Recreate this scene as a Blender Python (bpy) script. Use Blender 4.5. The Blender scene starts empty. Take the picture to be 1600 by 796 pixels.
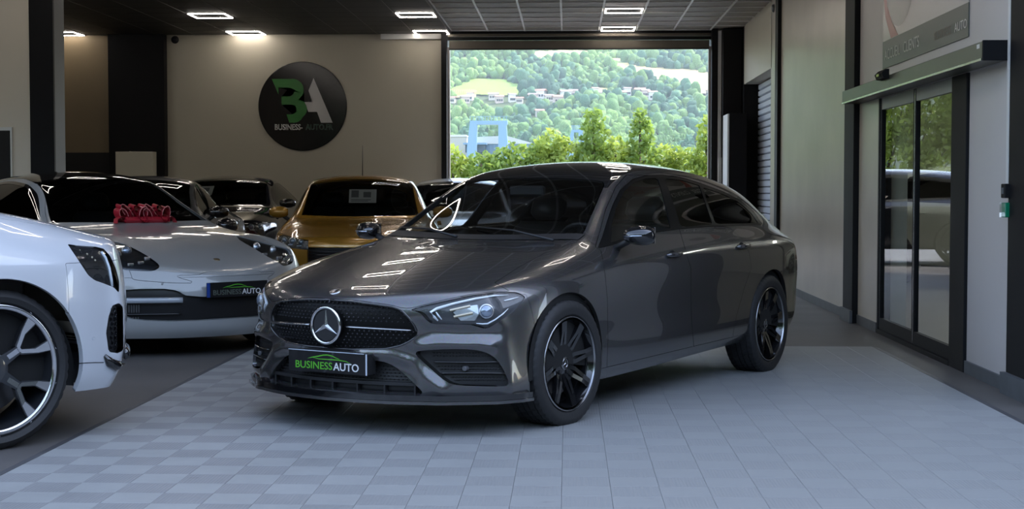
import bpy, bmesh, math, random
import numpy as np
from math import pi, sin, cos, tan, radians as R, sqrt, atan2
from mathutils import Vector, Matrix
from mathutils.bvhtree import BVHTree

random.seed(7)
rng = np.random.default_rng(7)
scene = bpy.context.scene
COL = scene.collection

# ------------------------------------------------------------------ camera
FPX, PITCH, YAW, CAMH = 2331.0, 0.0429, 0.0375, 1.236
cam_data = bpy.data.cameras.new('camera')
cam_data.sensor_width = 36.0
cam_data.lens = 36.0 * FPX / 1600.0
cam_data.clip_start = 0.1
cam_data.clip_end = 6000
cam = bpy.data.objects.new('camera', cam_data)
cam.location = (0, 0, CAMH)
cam.rotation_euler = (pi / 2 - PITCH, 0, YAW)
COL.objects.link(cam)
scene.camera = cam

# ------------------------------------------------------------------ sky, sun, exposure
world = bpy.data.worlds.new('sky')
scene.world = world
world.use_nodes = True
wn = world.node_tree.nodes
wl = world.node_tree.links
wn.clear()
sky = wn.new('ShaderNodeTexSky')
sky.sky_type = 'NISHITA'
sky.sun_disc = False
sky.sun_elevation = R(52)
sky.sun_rotation = R(50)
sky.air_density = 1.0
sky.dust_density = 1.2
sky.ozone_density = 1.0
bg = wn.new('ShaderNodeBackground')
bg.inputs['Strength'].default_value = 0.80
wo = wn.new('ShaderNodeOutputWorld')
hsv = wn.new('ShaderNodeHueSaturation')
hsv.inputs['Saturation'].default_value = 0.78
wl.new(sky.outputs[0], hsv.inputs['Color'])
wl.new(hsv.outputs[0], bg.inputs[0])
wl.new(bg.outputs[0], wo.inputs[0])

sun_data = bpy.data.lights.new('sun', 'SUN')
sun_data.energy = 5.5
sun_data.angle = R(0.6)
sun_data.color = (1.0, 0.95, 0.86)
sun = bpy.data.objects.new('sun', sun_data)
SUN_DIR = Vector((0.62, 0.50, 1.02)).normalized()
sun.rotation_euler = SUN_DIR.to_track_quat('Z', 'Y').to_euler()
sun.location = (20, 20, 40)
COL.objects.link(sun)

vs = scene.view_settings
vs.view_transform = 'Standard'
vs.look = 'None'
vs.gamma = 1.0
vs.use_curve_mapping = False
vs.exposure = 0.14
scene.cycles.max_bounces = 8
scene.cycles.diffuse_bounces = 4
scene.cycles.glossy_bounces = 5
scene.cycles.transmission_bounces = 6
scene.cycles.transparent_max_bounces = 12
scene.cycles.caustics_reflective = False
scene.cycles.caustics_refractive = False
scene.cycles.use_denoising = True
scene.cycles.sample_clamp_indirect = 6.0

# ------------------------------------------------------------------ camera maths used to measure positions
def cam_ray(u, v):
    a = (u - 800) / FPX
    b = (398 - v) / FPX
    cp, sp = cos(PITCH), sin(PITCH)
    d = cp + sp * b
    z = -sp + cp * b
    c, s = cos(YAW), sin(YAW)
    return Vector((c * a - s * d, s * a + c * d, z))

def proj_np(P):
    x, y, z = P[:, 0], P[:, 1], P[:, 2] - CAMH
    c, s = cos(YAW), sin(YAW)
    xr = c * x + s * y
    d = -s * x + c * y
    cp, sp = cos(PITCH), sin(PITCH)
    D = cp * d - sp * z
    U = sp * d + cp * z
    D = np.where(np.abs(D) < 1e-3, 1e-3, D)
    return np.stack([800 + FPX * xr / D, 398 - FPX * U / D], 1)

def at_y(u, v, Y):
    r = cam_ray(u, v); t = Y / r.y
    return Vector((0, 0, CAMH)) + r * t

def at_x(u, v, X):
    r = cam_ray(u, v); t = X / r.x
    return Vector((0, 0, CAMH)) + r * t

def at_z(u, v, Z=0.0):
    r = cam_ray(u, v); t = (Z - CAMH) / r.z
    return Vector((0, 0, CAMH)) + r * t

# ------------------------------------------------------------------ materials
MATS = {}
def mat(name, color=(0.5, 0.5, 0.5), rough=0.5, metal=0.0, coat=0.0, coat_rough=0.03, spec=0.5,
        noise=None, bump=None, emit=None, emit_s=0.0, coords='Object', flakes=None):
    """noise=(scale, amount[, detail]) varies the colour; bump=(scale, strength) gives fine relief."""
    if name in MATS:
        return MATS[name]
    m = bpy.data.materials.new(name)
    m.use_nodes = True
    nt = m.node_tree
    b = nt.nodes['Principled BSDF']
    b.inputs['Base Color'].default_value = (*color, 1)
    b.inputs['Roughness'].default_value = rough
    b.inputs['Metallic'].default_value = metal
    b.inputs['Coat Weight'].default_value = coat
    b.inputs['Coat Roughness'].default_value = coat_rough
    b.inputs['Specular IOR Level'].default_value = spec
    tc = None
    if noise or bump:
        tc = nt.nodes.new('ShaderNodeTexCoord')
    if noise:
        n = nt.nodes.new('ShaderNodeTexNoise')
        n.inputs['Scale'].default_value = noise[0]
        n.inputs['Detail'].default_value = noise[2] if len(noise) > 2 else 4
        nt.links.new(tc.outputs[coords], n.inputs['Vector'])
        r = nt.nodes.new('ShaderNodeValToRGB')
        a = noise[1]
        r.color_ramp.elements[0].position = 0.3
        r.color_ramp.elements[1].position = 0.7
        r.color_ramp.elements[0].color = (*[max(0, c * (1 - a)) for c in color], 1)
        r.color_ramp.elements[1].color = (*[min(1, c * (1 + a)) for c in color], 1)
        nt.links.new(n.outputs[0], r.inputs[0])
        nt.links.new(r.outputs[0], b.inputs['Base Color'])
    if bump:
        n2 = nt.nodes.new('ShaderNodeTexNoise')
        n2.inputs['Scale'].default_value = bump[0]
        n2.inputs['Detail'].default_value = 3
        nt.links.new(tc.outputs[coords], n2.inputs['Vector'])
        bp = nt.nodes.new('ShaderNodeBump')
        bp.inputs['Strength'].default_value = bump[1]
        bp.inputs['Distance'].default_value = 0.01
        nt.links.new(n2.outputs[0], bp.inputs['Height'])
        nt.links.new(bp.outputs[0], b.inputs['Normal'])
    if emit:
        b.inputs['Emission Color'].default_value = (*emit, 1)
        b.inputs['Emission Strength'].default_value = emit_s
    MATS[name] = m
    return m

def glass(name, tint=(0.1, 0.1, 0.1), refl=1.0, ior=1.5, rough=0.0):
    """thin pane: tinted see-through plus a Fresnel reflection"""
    if name in MATS:
        return MATS[name]
    m = bpy.data.materials.new(name)
    m.use_nodes = True
    nt = m.node_tree
    nt.nodes.clear()
    out = nt.nodes.new('ShaderNodeOutputMaterial')
    mix = nt.nodes.new('ShaderNodeMixShader')
    tr = nt.nodes.new('ShaderNodeBsdfTransparent')
    tr.inputs[0].default_value = (*tint, 1)
    gl = nt.nodes.new('ShaderNodeBsdfGlossy')
    gl.inputs['Roughness'].default_value = rough
    gl.inputs['Color'].default_value = (refl, refl, refl, 1)
    fr = nt.nodes.new('ShaderNodeFresnel')
    fr.inputs['IOR'].default_value = ior
    # same reflectance from both sides of the thin pane
    gg = nt.nodes.new('ShaderNodeNewGeometry')
    mr = nt.nodes.new('ShaderNodeMapRange')
    mr.inputs['To Min'].default_value = ior
    mr.inputs['To Max'].default_value = 1.0 / ior
    nt.links.new(gg.outputs['Backfacing'], mr.inputs['Value'])
    nt.links.new(mr.outputs[0], fr.inputs['IOR'])
    nt.links.new(fr.outputs[0], mix.inputs[0])
    nt.links.new(tr.outputs[0], mix.inputs[1])
    nt.links.new(gl.outputs[0], mix.inputs[2])
    nt.links.new(mix.outputs[0], out.inputs[0])
    MATS[name] = m
    return m

# ------------------------------------------------------------------ object helpers
def mesh_obj(name, verts, faces, m=None, parent=None, smooth=False):
    me = bpy.data.meshes.new(name)
    me.from_pydata([tuple(v) for v in verts], [], [tuple(f) for f in faces])
    if smooth:
        me.shade_smooth()
    if m:
        me.materials.append(m)
    me.update()
    o = bpy.data.objects.new(name, me)
    COL.objects.link(o)
    if parent:
        o.parent = parent
    return o

def link_mesh(name, me, parent=None, loc=(0, 0, 0), rot=(0, 0, 0), scale=(1, 1, 1)):
    o = bpy.data.objects.new(name, me)
    COL.objects.link(o)
    o.location = loc
    o.rotation_euler = rot
    o.scale = scale
    if parent:
        o.parent = parent
    return o

def bm_obj(name, bm, m=None, parent=None, smooth=False, angle=None):
    me = bpy.data.meshes.new(name)
    bmesh.ops.recalc_face_normals(bm, faces=bm.faces)
    if angle is not None:
        for f in bm.faces: f.smooth = True
        for e in bm.edges:
            if len(e.link_faces) == 2 and e.calc_face_angle() > angle:
                e.smooth = False
    elif smooth:
        for f in bm.faces: f.smooth = True
    bm.to_mesh(me)
    bm.free()
    if m:
        me.materials.append(m)
    o = bpy.data.objects.new(name, me)
    COL.objects.link(o)
    if parent:
        o.parent = parent
    return o

def thing(name, label, cat, loc=(0, 0, 0), rz=0.0, group=None):
    o = bpy.data.objects.new(name, None)
    COL.objects.link(o)
    o.empty_display_size = 0.2
    o.location = loc
    o.rotation_euler = (0, 0, rz)
    o['label'] = label
    o['category'] = cat
    if group: o['group'] = group
    return o

def tag(o, label, cat, group=None, kind=None):
    o['label'] = label
    o['category'] = cat
    if group: o['group'] = group
    if kind: o['kind'] = kind
    return o

def struct(o, kind='structure'):
    o['kind'] = kind
    return o

def add_box(bm, x0, x1, y0, y1, z0, z1, bevel=0.0, mtx=None):
    r = bmesh.ops.create_cube(bm, size=1.0)
    vs_ = r['verts']
    M = Matrix.Translation(((x0 + x1) / 2, (y0 + y1) / 2, (z0 + z1) / 2)) @ Matrix.Diagonal((abs(x1 - x0), abs(y1 - y0), abs(z1 - z0), 1))
    bmesh.ops.transform(bm, matrix=M, verts=vs_)
    if bevel > 0:
        es = list({e for v in vs_ for e in v.link_edges})
        rr = bmesh.ops.bevel(bm, geom=es, offset=bevel, segments=1, affect='EDGES')
        vs_ = list({v for f in rr['faces'] for v in f.verts} | {v for v in vs_ if v.is_valid})
    if mtx is not None:
        bmesh.ops.transform(bm, matrix=mtx, verts=vs_)
    return vs_

def box(name, x0, x1, y0, y1, z0, z1, m, parent=None, bevel=0.0):
    bm = bmesh.new()
    add_box(bm, x0, x1, y0, y1, z0, z1, bevel)
    return bm_obj(name, bm, m, parent)

def add_tube(bm, pts, r, seg=8, closed=False, cap=True, up=Vector((0, 0, 1))):
    pts = [Vector(p) for p in pts]
    n = len(pts)
    rs = r if isinstance(r, (list, tuple)) else [r] * n
    rings = []
    for i, p in enumerate(pts):
        a = pts[(i - 1) % n] if (closed or i > 0) else p
        b = pts[(i + 1) % n] if (closed or i < n - 1) else p
        t = (b - a)
        if t.length < 1e-9: t = Vector((1, 0, 0))
        t.normalize()
        u = up.cross(t)
        if u.length < 1e-3: u = Vector((1, 0, 0)).cross(t)
        u.normalize()
        w = t.cross(u)
        rr = rs[i]
        ru, rw = rr if isinstance(rr, tuple) else (rr, rr)
        rings.append([bm.verts.new(p + u * cos(2 * pi * k / seg) * ru + w * sin(2 * pi * k / seg) * rw) for k in range(seg)])
    m_ = n if closed else n - 1
    for i in range(m_):
        A, B = rings[i], rings[(i + 1) % n]
        for k in range(seg):
            bm.faces.new((A[k], A[(k + 1) % seg], B[(k + 1) % seg], B[k]))
    if cap and not closed:
        bm.faces.new(rings[0][::-1]); bm.faces.new(rings[-1])

def tube(name, pts, r, m, parent=None, seg=8, closed=False):
    bm = bmesh.new()
    add_tube(bm, pts, r, seg, closed)
    return bm_obj(name, bm, m, parent, smooth=True)

def add_lathe(bm, prof, seg=32, axis='Y', mtx=None, closed=False):
    """prof: list of (radius, axial)"""
    rings = []
    for (r, a) in prof:
        ring = []
        for k in range(seg):
            t = 2 * pi * k / seg
            if axis == 'Y': p = Vector((r * cos(t), a, r * sin(t)))
            elif axis == 'Z': p = Vector((r * cos(t), r * sin(t), a))
            else: p = Vector((a, r * cos(t), r * sin(t)))
            ring.append(bm.verts.new(p if mtx is None else mtx @ p))
        rings.append(ring)
    n = len(rings)
    for i in range(n if closed else n - 1):
        A, B = rings[i], rings[(i + 1) % n]
        for k in range(seg):
            bm.faces.new((A[k], A[(k + 1) % seg], B[(k + 1) % seg], B[k]))
    return rings

def add_prism(bm, poly2, a0, a1, axis='Y', mtx=None):
    """poly2: list of 2-D points; extruded from a0 to a1 along the axis"""
    def P(p, a):
        if axis == 'Y': v = Vector((p[0], a, p[1]))
        elif axis == 'Z': v = Vector((p[0], p[1], a))
        else: v = Vector((a, p[0], p[1]))
        return v if mtx is None else mtx @ v
    A = [bm.verts.new(P(p, a0)) for p in poly2]
    B = [bm.verts.new(P(p, a1)) for p in poly2]
    n = len(poly2)
    bm.faces.new(A); bm.faces.new(B[::-1])
    for i in range(n):
        bm.faces.new((A[i], B[i], B[(i + 1) % n], A[(i + 1) % n]))

def text_mesh(name, body, size, depth, m, parent=None, matrix=None, align='CENTER', offset=0.0, xscale=1.0, shear=0.0):
    cu = bpy.data.curves.new(name, 'FONT')
    cu.body = body
    cu.size = size
    cu.extrude = depth
    cu.align_x = align
    cu.align_y = 'CENTER'
    cu.offset = offset
    cu.resolution_u = 3
    cu.shear = shear
    to = bpy.data.objects.new('tmp_text', cu)
    COL.objects.link(to)
    dg = bpy.context.evaluated_depsgraph_get()
    me = bpy.data.meshes.new_from_object(to.evaluated_get(dg))
    me.name = name
    bpy.data.objects.remove(to)
    bpy.data.curves.remove(cu)
    me.materials.clear()
    me.materials.append(m)
    o = bpy.data.objects.new(name, me)
    COL.objects.link(o)
    if xscale != 1.0:
        me.transform(Matrix.Diagonal((xscale, 1, 1, 1)))
    if parent: o.parent = parent
    if matrix is not None: o.matrix_local = matrix
    return o

def copy_tree(o, parent=None):
    c = o.copy()
    COL.objects.link(c)
    if parent: c.parent = parent
    for ch in list(o.children):
        copy_tree(ch, c)
    return c
# ================================================================== ROOM
XR, YB, ZC = 2.69, 23.6, 3.756
G = 0.58
ZL = 3.70          # the black left part of the ceiling hangs a little lower
YF = 8.45          # open front of the hall

M_wall = mat('cream_wall_paint', (0.53, 0.49, 0.39), 0.42, noise=(0.7, 0.05), bump=(60, 0.05))
M_wallgl = mat('satin_side_wall_paint', (0.60, 0.56, 0.47), 0.32, noise=(1.3, 0.08), bump=(4, 0.06))
M_wallnear = mat('pale_panel_paint', (0.60, 0.57, 0.55), 0.45, noise=(0.9, 0.03))
M_brown = mat('brown_wall_paint', (0.20, 0.15, 0.085), 0.6, noise=(1.0, 0.06))
M_black = mat('black_satin_paint', (0.007, 0.007, 0.008), 0.6, spec=0.2)
M_blackm = mat('black_matt', (0.012, 0.012, 0.012), 0.8)
M_alu = mat('dark_powder_coated_frame', (0.009, 0.0095, 0.011), 0.6, spec=0.2)
M_greyplinth = mat('grey_plinth', (0.10, 0.11, 0.12), 0.5, noise=(6, 0.15))
M_concrete = mat('dark_concrete_floor', (0.10, 0.094, 0.09), 0.6, noise=(1.2, 0.18, 8), bump=(40, 0.08))
M_white = mat('white_paint', (0.72, 0.72, 0.70), 0.4)
M_ctile = mat('grey_ceiling_panel', (0.36, 0.335, 0.29), 0.6, noise=(3, 0.06))
M_ctileb = mat('black_ceiling_panel', (0.028, 0.026, 0.024), 0.6)
M_tbar = mat('white_ceiling_rail', (0.92, 0.91, 0.88), 0.4)
M_tbarb = mat('dark_ceiling_rail', (0.13, 0.12, 0.11), 0.5)
M_lamp = mat('led_tube', (1, 1, 1), 0.4, emit=(1.0, 0.91, 0.82), emit_s=28.0)
M_alubright = mat('brushed_aluminium', (0.62, 0.62, 0.62), 0.25, metal=1.0)

# ---- floor
fl = struct(mesh_obj('floor', [(-60, -200, 0), (60, -200, 0), (60, 23.9, 0), (-60, 23.9, 0)], [(0, 1, 2, 3)], M_concrete))

# ---- checkered interlocking tiles: 300 single ones near the camera, the rest as one part
def tile_mat(name, col, ang):
    m = mat(name, col, 0.5)
    nt = m.node_tree
    b = nt.nodes['Principled BSDF']
    b.inputs['Specular IOR Level'].default_value = 0.35
    geo = nt.nodes.new('ShaderNodeNewGeometry')
    n = nt.nodes.new('ShaderNodeTexNoise'); n.inputs['Scale'].default_value = 1.6; n.inputs['Detail'].default_value = 9
    n.inputs['Roughness'].default_value = 0.65
    nt.links.new(geo.outputs['Position'], n.inputs['Vector'])
    ra = nt.nodes.new('ShaderNodeValToRGB')
    ra.color_ramp.elements[0].position = 0.34; ra.color_ramp.elements[1].position = 0.66
    ra.color_ramp.elements[0].color = (*[c * 0.90 for c in col], 1)
    ra.color_ramp.elements[1].color = (*[c * 1.07 for c in col], 1)
    nt.links.new(n.outputs[0], ra.inputs[0])
    # tile tones merge towards the right: fading rib sheen painted into the colour
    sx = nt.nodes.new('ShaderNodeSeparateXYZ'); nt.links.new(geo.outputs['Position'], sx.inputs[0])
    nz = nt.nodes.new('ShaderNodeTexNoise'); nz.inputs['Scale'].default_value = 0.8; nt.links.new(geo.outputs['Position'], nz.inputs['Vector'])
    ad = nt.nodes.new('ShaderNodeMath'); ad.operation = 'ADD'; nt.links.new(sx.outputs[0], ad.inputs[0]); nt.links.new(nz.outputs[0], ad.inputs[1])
    fade_n = nt.nodes.new('ShaderNodeMapRange'); fade_n.inputs['From Min'].default_value = -1.0; fade_n.inputs['From Max'].default_value = 0.6
    fade_n.inputs['To Min'].default_value = 0.0; fade_n.inputs['To Max'].default_value = 0.78; nt.links.new(ad.outputs[0], fade_n.inputs['Value'])
    tone_mix = nt.nodes.new('ShaderNodeMix'); tone_mix.data_type = 'RGBA'; tone_mix.inputs[7].default_value = (0.278, 0.286, 0.286, 1)
    nt.links.new(fade_n.outputs[0], tone_mix.inputs[0]); nt.links.new(ra.outputs[0], tone_mix.inputs[6])
    # sparse dark scuffs
    mp = nt.nodes.new('ShaderNodeMapping'); mp.inputs['Scale'].default_value = (1.6, 5.0, 1)
    nt.links.new(geo.outputs['Position'], mp.inputs['Vector'])
    n2 = nt.nodes.new('ShaderNodeTexNoise'); n2.inputs['Scale'].default_value = 2.6; n2.inputs['Detail'].default_value = 5
    nt.links.new(mp.outputs[0], n2.inputs['Vector'])
    rb = nt.nodes.new('ShaderNodeValToRGB')
    rb.color_ramp.elements[0].position = 0.70; rb.color_ramp.elements[1].position = 0.76
    rb.color_ramp.elements[0].color = (1, 1, 1, 1); rb.color_ramp.elements[1].color = (0.62, 0.60, 0.60, 1)
    nt.links.new(n2.outputs[0], rb.inputs[0])
    mx = nt.nodes.new('ShaderNodeMix'); mx.data_type = 'RGBA'; mx.blend_type = 'MULTIPLY'
    mx.inputs[0].default_value = 1.0
    nt.links.new(tone_mix.outputs[2], mx.inputs[6]); nt.links.new(rb.outputs[0], mx.inputs[7])
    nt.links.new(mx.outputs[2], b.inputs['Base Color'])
    # fine ribs
    w = nt.nodes.new('ShaderNodeTexWave'); w.inputs['Scale'].default_value = 22.0
    w.bands_direction = ang
    nt.links.new(geo.outputs['Position'], w.inputs['Vector'])
    bp = nt.nodes.new('ShaderNodeBump'); bp.inputs['Strength'].default_value = 0.18; bp.inputs['Distance'].default_value = 0.004
    nt.links.new(w.outputs[0], bp.inputs['Height']); nt.links.new(bp.outputs[0], b.inputs['Normal'])
    return m
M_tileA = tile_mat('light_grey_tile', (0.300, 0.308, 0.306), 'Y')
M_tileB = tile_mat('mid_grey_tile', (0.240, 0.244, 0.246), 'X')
TS = 0.2005
X0T, NX = -2.43, 24
Y1T = 11.74
def tile_mesh(m):
    g = 0.0005; h = 0.014; s = TS / 2 - g; c = 0.0010
    v = []
    for zz, ss in ((0.001, s), (h - c, s), (h, s - c)):
        v += [(-ss, -ss, zz), (ss, -ss, zz), (ss, ss, zz), (-ss, ss, zz)]
    f = [(8, 9, 10, 11)]
    for a in (0, 4):
        for k in range(4):
            f.append((a + k, a + (k + 1) % 4, a + 4 + (k + 1) % 4, a + 4 + k))
    me = bpy.data.meshes.new('floor_tile')
    me.from_pydata(v, [], f)
    me.materials.append(m)
    return me, v, f
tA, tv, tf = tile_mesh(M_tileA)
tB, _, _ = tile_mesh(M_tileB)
cells = []
for j in range(48):
    yc = Y1T - TS * (j + 0.5)
    for i in range(NX):
        xc = X0T + TS * (i + 0.5)
        cells.append((xc, yc, (i + j) % 2))
vis = []
for c in cells:
    p = proj_np(np.array([[c[0], c[1], 0.0]]))[0]
    if c[1] > 4.5 and -30 < p[0] < 1630 and p[1] < 812:
        vis.append(c)
vis.sort(key=lambda c: c[1])
single = set()
for c in vis[:298]:
    single.add(c)
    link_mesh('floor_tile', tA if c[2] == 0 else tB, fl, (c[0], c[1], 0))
rv, rf, rm = [], [], []
for c in cells:
    if c in single: continue
    b0 = len(rv)
    rv += [(v[0] + c[0], v[1] + c[1], v[2]) for v in tv]
    rf += [tuple(k + b0 for k in f) for f in tf]
    rm += [c[2]] * len(tf)
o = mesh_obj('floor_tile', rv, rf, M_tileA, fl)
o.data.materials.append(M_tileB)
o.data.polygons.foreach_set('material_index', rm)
o['kind'] = 'stuff'
# bevelled dark edge strips round the mat
bm = bmesh.new()
for (xa, xb) in ((X0T - 0.055, X0T - 0.002), (X0T + NX * TS + 0.002, X0T + NX * TS + 0.055)):
    add_prism(bm, [(xa, 0.001), (xb, 0.001), (xb, 0.014 if xa < 0 else 0.003), (xa, 0.003 if xa < 0 else 0.014)], 2.2, Y1T)
o = bm_obj('edge_strip', bm, mat('dark_edge_strip', (0.07, 0.07, 0.075), 0.5), fl)
box('edge_strip', X0T, X0T + NX * TS, Y1T + .001, Y1T + 0.05, 0.001, 0.010, MATS['dark_edge_strip'], fl)

# ---- right wall, in runs between posts
DX = 0.25
def wall_box(name, *a, **k):
    return struct(box(name, *a, **k))
wr = wall_box('wall_right', XR, XR + DX, 19.95, 20.0, 0, ZC, M_wall)
# far run with the roller door opening (Y 20.0..23.0)
box('wall_panel', XR, XR + DX, 19.30, 19.95, 0, 6.6, M_wallgl, wr)
box('wall_panel', XR, XR + DX, 23.05, YB, 0, ZC, M_black, wr)
box('wall_panel', XR, XR + DX, 19.95, 23.05, 2.86, ZC, M_wall, wr)
box('wall_panel', XR, XR + DX, 14.42, 19.06, 0, 6.6, M_wallgl, wr)
# glass door run
box('wall_panel', XR, XR + DX, 13.06, 13.93, 0, 2.03, M_wallgl, wr)
box('wall_panel', XR, XR + DX, 9.18, 13.93, 2.03, 6.6, M_wallnear, wr)
box('wall_panel', XR + 0.01, XR + DX, 9.18, 10.18, 0, 2.03, M_wallnear, wr)
# posts
def post(y0, y1, x0=XR - 0.045, x1=XR + DX, ztop=6.6, n=1):
    o = struct(box('trim_%d' % n, x0, x1, y0, y1, 0, ztop, M_alu, bevel=0.004))
    return o
p1 = post(19.06, 19.30, n=1)
p2 = post(13.95, 14.42, x0=XR - 0.05, n=2)
box('plinth', XR - 0.075, XR - 0.0505, 13.93, 14.44, 0.0, 0.12, M_greyplinth, p2)
p3 = post(8.55, 9.17, x0=XR - 0.02, x1=XR + 0.5, n=3)
box('plinth', XR - 0.05, XR - 0.0205, 8.53, 9.19, 0.0, 0.13, M_greyplinth, p3)
bb = struct(box('baseboard_right', XR - 0.012, XR - 0.0005, 14.45, 19.05, 0, 0.085, M_greyplinth))
box('skirting', XR - 0.012, XR - 0.0005, 13.07, 13.92, 0, 0.085, M_greyplinth, bb)
box('skirting', XR - 0.008, XR + 0.0095, 9.2, 10.17, 0, 0.085, M_greyplinth, bb)
box('skirting', XR - 0.012, XR - 0.0005, 19.31, 19.94, 0, 0.085, M_greyplinth, bb)

# roller door in the right wall
rd = struct(box('door_2', XR + 0.245, XR + 0.25, 20.0, 23.0, 0.0, 2.86, M_black))
M_slat = mat('pale_blue_grey_shutter_slat', (0.62, 0.68, 0.78), 0.4)
k = 0
z = 0.02
bmS = bmesh.new()
add_prism(bmS, [(0.0, 0.0), (0.028, 0.012), (0.028, 0.078), (0.0, 0.09), (0.03, 0.09), (0.03, 0.0)][:4], 20.02, 23.0, axis='Y')
slat0 = bm_obj('slat', bmS, M_slat, rd)
slat0.location = (XR + 0.24, 0, z)
slat0.scale = (-1, 1, 1)
z += 0.098
while z < 2.8:
    s_ = link_mesh('slat', slat0.data, rd, (XR + 0.24, 0, z), scale=(-1, 1, 1)); z += 0.098

# ---- back wall
wb = struct(box('wall_back', -16, -1.99, YB, YB + 0.25, 0, 4.2, M_wall))
box('wall_panel', -16, 5, YB, YB + 0.25, ZC - 0.02, 6.6, M_wall, wb)
box('wall_panel', -8.1, -7.09, YB - 0.012, YB - 0.0005, 0, ZL, M_brown, wb)
box('wall_panel', -7.26, -6.37, YB - 0.20, YB - 0.013, 0, ZL, M_black, wb)
# dark board and pale box on the left
o = box('wall_board', -8.06, -7.27, YB - 0.06, YB - 0.0125, 0.9, 1.84, M_blackm); tag(o, 'black board low on the brown wall at far left', 'board')
o = box('wall_cabinet', -7.09, -6.50, YB - 0.42, YB - 0.205, 0.9, 1.845, mat('beige_laminate', (0.66, 0.62, 0.50), 0.5), bevel=0.004); tag(o, 'plain beige cabinet front against the black wall section', 'cabinet')
box('soffit', -2.95, -1.99, YB - 0.10, YB - 0.001, 3.62, ZL + .05, M_white, wb)

# ---- opening with its roller shutter (door_1)
d1 = struct(box('door_1', -1.99, -1.905, YB - 0.16, YB + 0.3, 0, ZC, M_alu, bevel=0.004))
box('door_frame', 2.235, 2.33, YB - 0.16, YB + 0.3, 0, ZC, M_alu, d1)
M_pink = mat('galvanised_guide_rail', (0.45, 0.42, 0.42), 0.35, metal=0.6)
box('guide_rail', -1.905, -1.87, YB + 0.02, YB + 0.12, 0, 3.5, M_pink, d1)
box('guide_rail', 2.20, 2.235, YB + 0.02, YB + 0.12, 0, 3.5, M_pink, d1)
M_hdr = mat('dull_bronze_shutter_housing', (0.11, 0.095, 0.075), 0.4, metal=0.4, noise=(2.5, 0.15))
box('shutter_slat', -1.88, 2.21, YB + 0.02, YB + 0.05, 3.475, 3.60, M_hdr, d1)
box('shutter_slat', -1.9, 2.24, YB + 0.0, YB + 0.06, 3.605, 3.655, M_black, d1)
box('shutter_slat', -1.9, 2.24, YB - 0.02, YB + 0.06, 3.66, 3.70, M_hdr, d1)
box('shutter_slat', -1.9, 2.24, YB - 0.03, YB + 0.06, 3.704, 3.752, M_black, d1)
box('shutter_slat', -1.88, 2.21, YB + 0.015, YB + 0.055, 3.455, 3.476, mat('rubber_seal', (0.02, 0.02, 0.02), 0.7), d1)
# columns to the right of the opening
box('wall_panel', 2.33, 5.0, YB, YB + 0.3, 0, ZC, M_wall, wb)
o = struct(box('trim_4', 2.39, 2.68, YB - 0.35, YB - 0.001, 2.40, ZC - 0.03, M_black, bevel=0.005))
o = struct(box('trim_5', 2.42, 2.685, YB - 1.0, YB - 0.36, 0, 2.40, M_black, bevel=0.006))
box('side_panel', 2.395, 2.4195, YB - 1.0, YB - 0.36, 0, 2.39, M_white, o)
t6 = struct(box('trim_6', 2.332, 2.382, YB - 0.17, YB - 0.002, 0, ZC - 0.03, M_white))
box('switch_cover', 2.34, 2.395, YB - 0.21, YB - 0.171, 1.35, 1.75, M_white, t6, bevel=0.004)

# ---- left column, near wall and its window
c1 = struct(box('wall_left', -5.46, -5.215, 15.0, 15.04, 0, 6.0, M_black))
box('wall_panel', -5.45, -5.216, 15.041, 15.34, 0, 6.0, mat('slate_grey_column', (0.055, 0.058, 0.065), 0.5), c1)
box('wall_panel', -8.3, -5.462, 15.02, 15.25, 0, 6.0, mat('cream_partition', (0.72, 0.66, 0.55), 0.5, noise=(0.8, .05)), c1)
box('wall_panel', -16.2, -16, -2, 24, 0, 6.0, M_wall, c1)
w1 = struct(box('window_1', -5.78, -5.665, 14.99, 15.019, 1.25, 1.845, M_blackm))
box('window_frame', -5.80, -5.648, 14.995, 15.019, 1.846, 1.88, M_white, w1)
box('window_frame', -5.664, -5.648, 14.99, 15.019, 1.25, 1.845, M_white, w1)

# ---- ceiling: slab, panels, rails
cl = struct(box('ceiling', -16, XR + DX, YF, YB + 0.1, ZC + 0.05, ZC + 0.3, M_blackm))
# left black part as one lowered board from the front to the panelled rows; right part likewise
bmp = bmesh.new(); add_box(bmp, 0.008, G - 0.008, 0.006, G - 0.006, 0, 0.016, 0.003)
pm = bm_obj('ceiling_panel', bmp, M_ctile, cl); pan_me = pm.data
bmp = bmesh.new(); add_box(bmp, 0.004, G - 0.004, 0.004, G - 0.004, 0, 0.016, 0.003)
pmb = bm_obj('ceiling_panel', bmp, M_ctileb, cl); panb_me = pmb.data
XC0 = -1.84
YC0 = 23.55
lamp_cols = (4, -1, -6, -11)
first = {0: pm, 1: pmb}
used0 = used1 = False
LAMPS = [(c, r) for r in range(0, 28, 4) for c in lamp_cols]
for r in range(0, 7):
    y0 = YC0 - G * (r + 1)
    for c in range(-13, 8):
        if (c, r) in LAMPS: continue
        x0 = XC0 + G * c
        if c >= 0:
            if x0 + G > XR + 0.2: continue
            if not used0: pm.location = (x0, y0, ZC); used0 = True
            else: link_mesh('ceiling_panel', pan_me, cl, (x0, y0, ZC))
        else:
            if not used1: pmb.location = (x0, y0, ZL); used1 = True
            else: link_mesh('ceiling_panel', panb_me, cl, (x0, y0, ZL))
ys_ = YC0 - G * 7
box('ceiling_board', XC0 + .005, XR - .001, YF, ys_, ZC, ZC + 0.016, M_ctile, cl)
box('ceiling_board', -16, XC0 - .005, YF, ys_, ZL, ZL + 0.016, M_ctileb, cl)
box('ceiling_board', -16, XC0 - 13 * G, ys_, YB - .001, ZL, ZL + 0.016, M_ctileb, cl)
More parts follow.
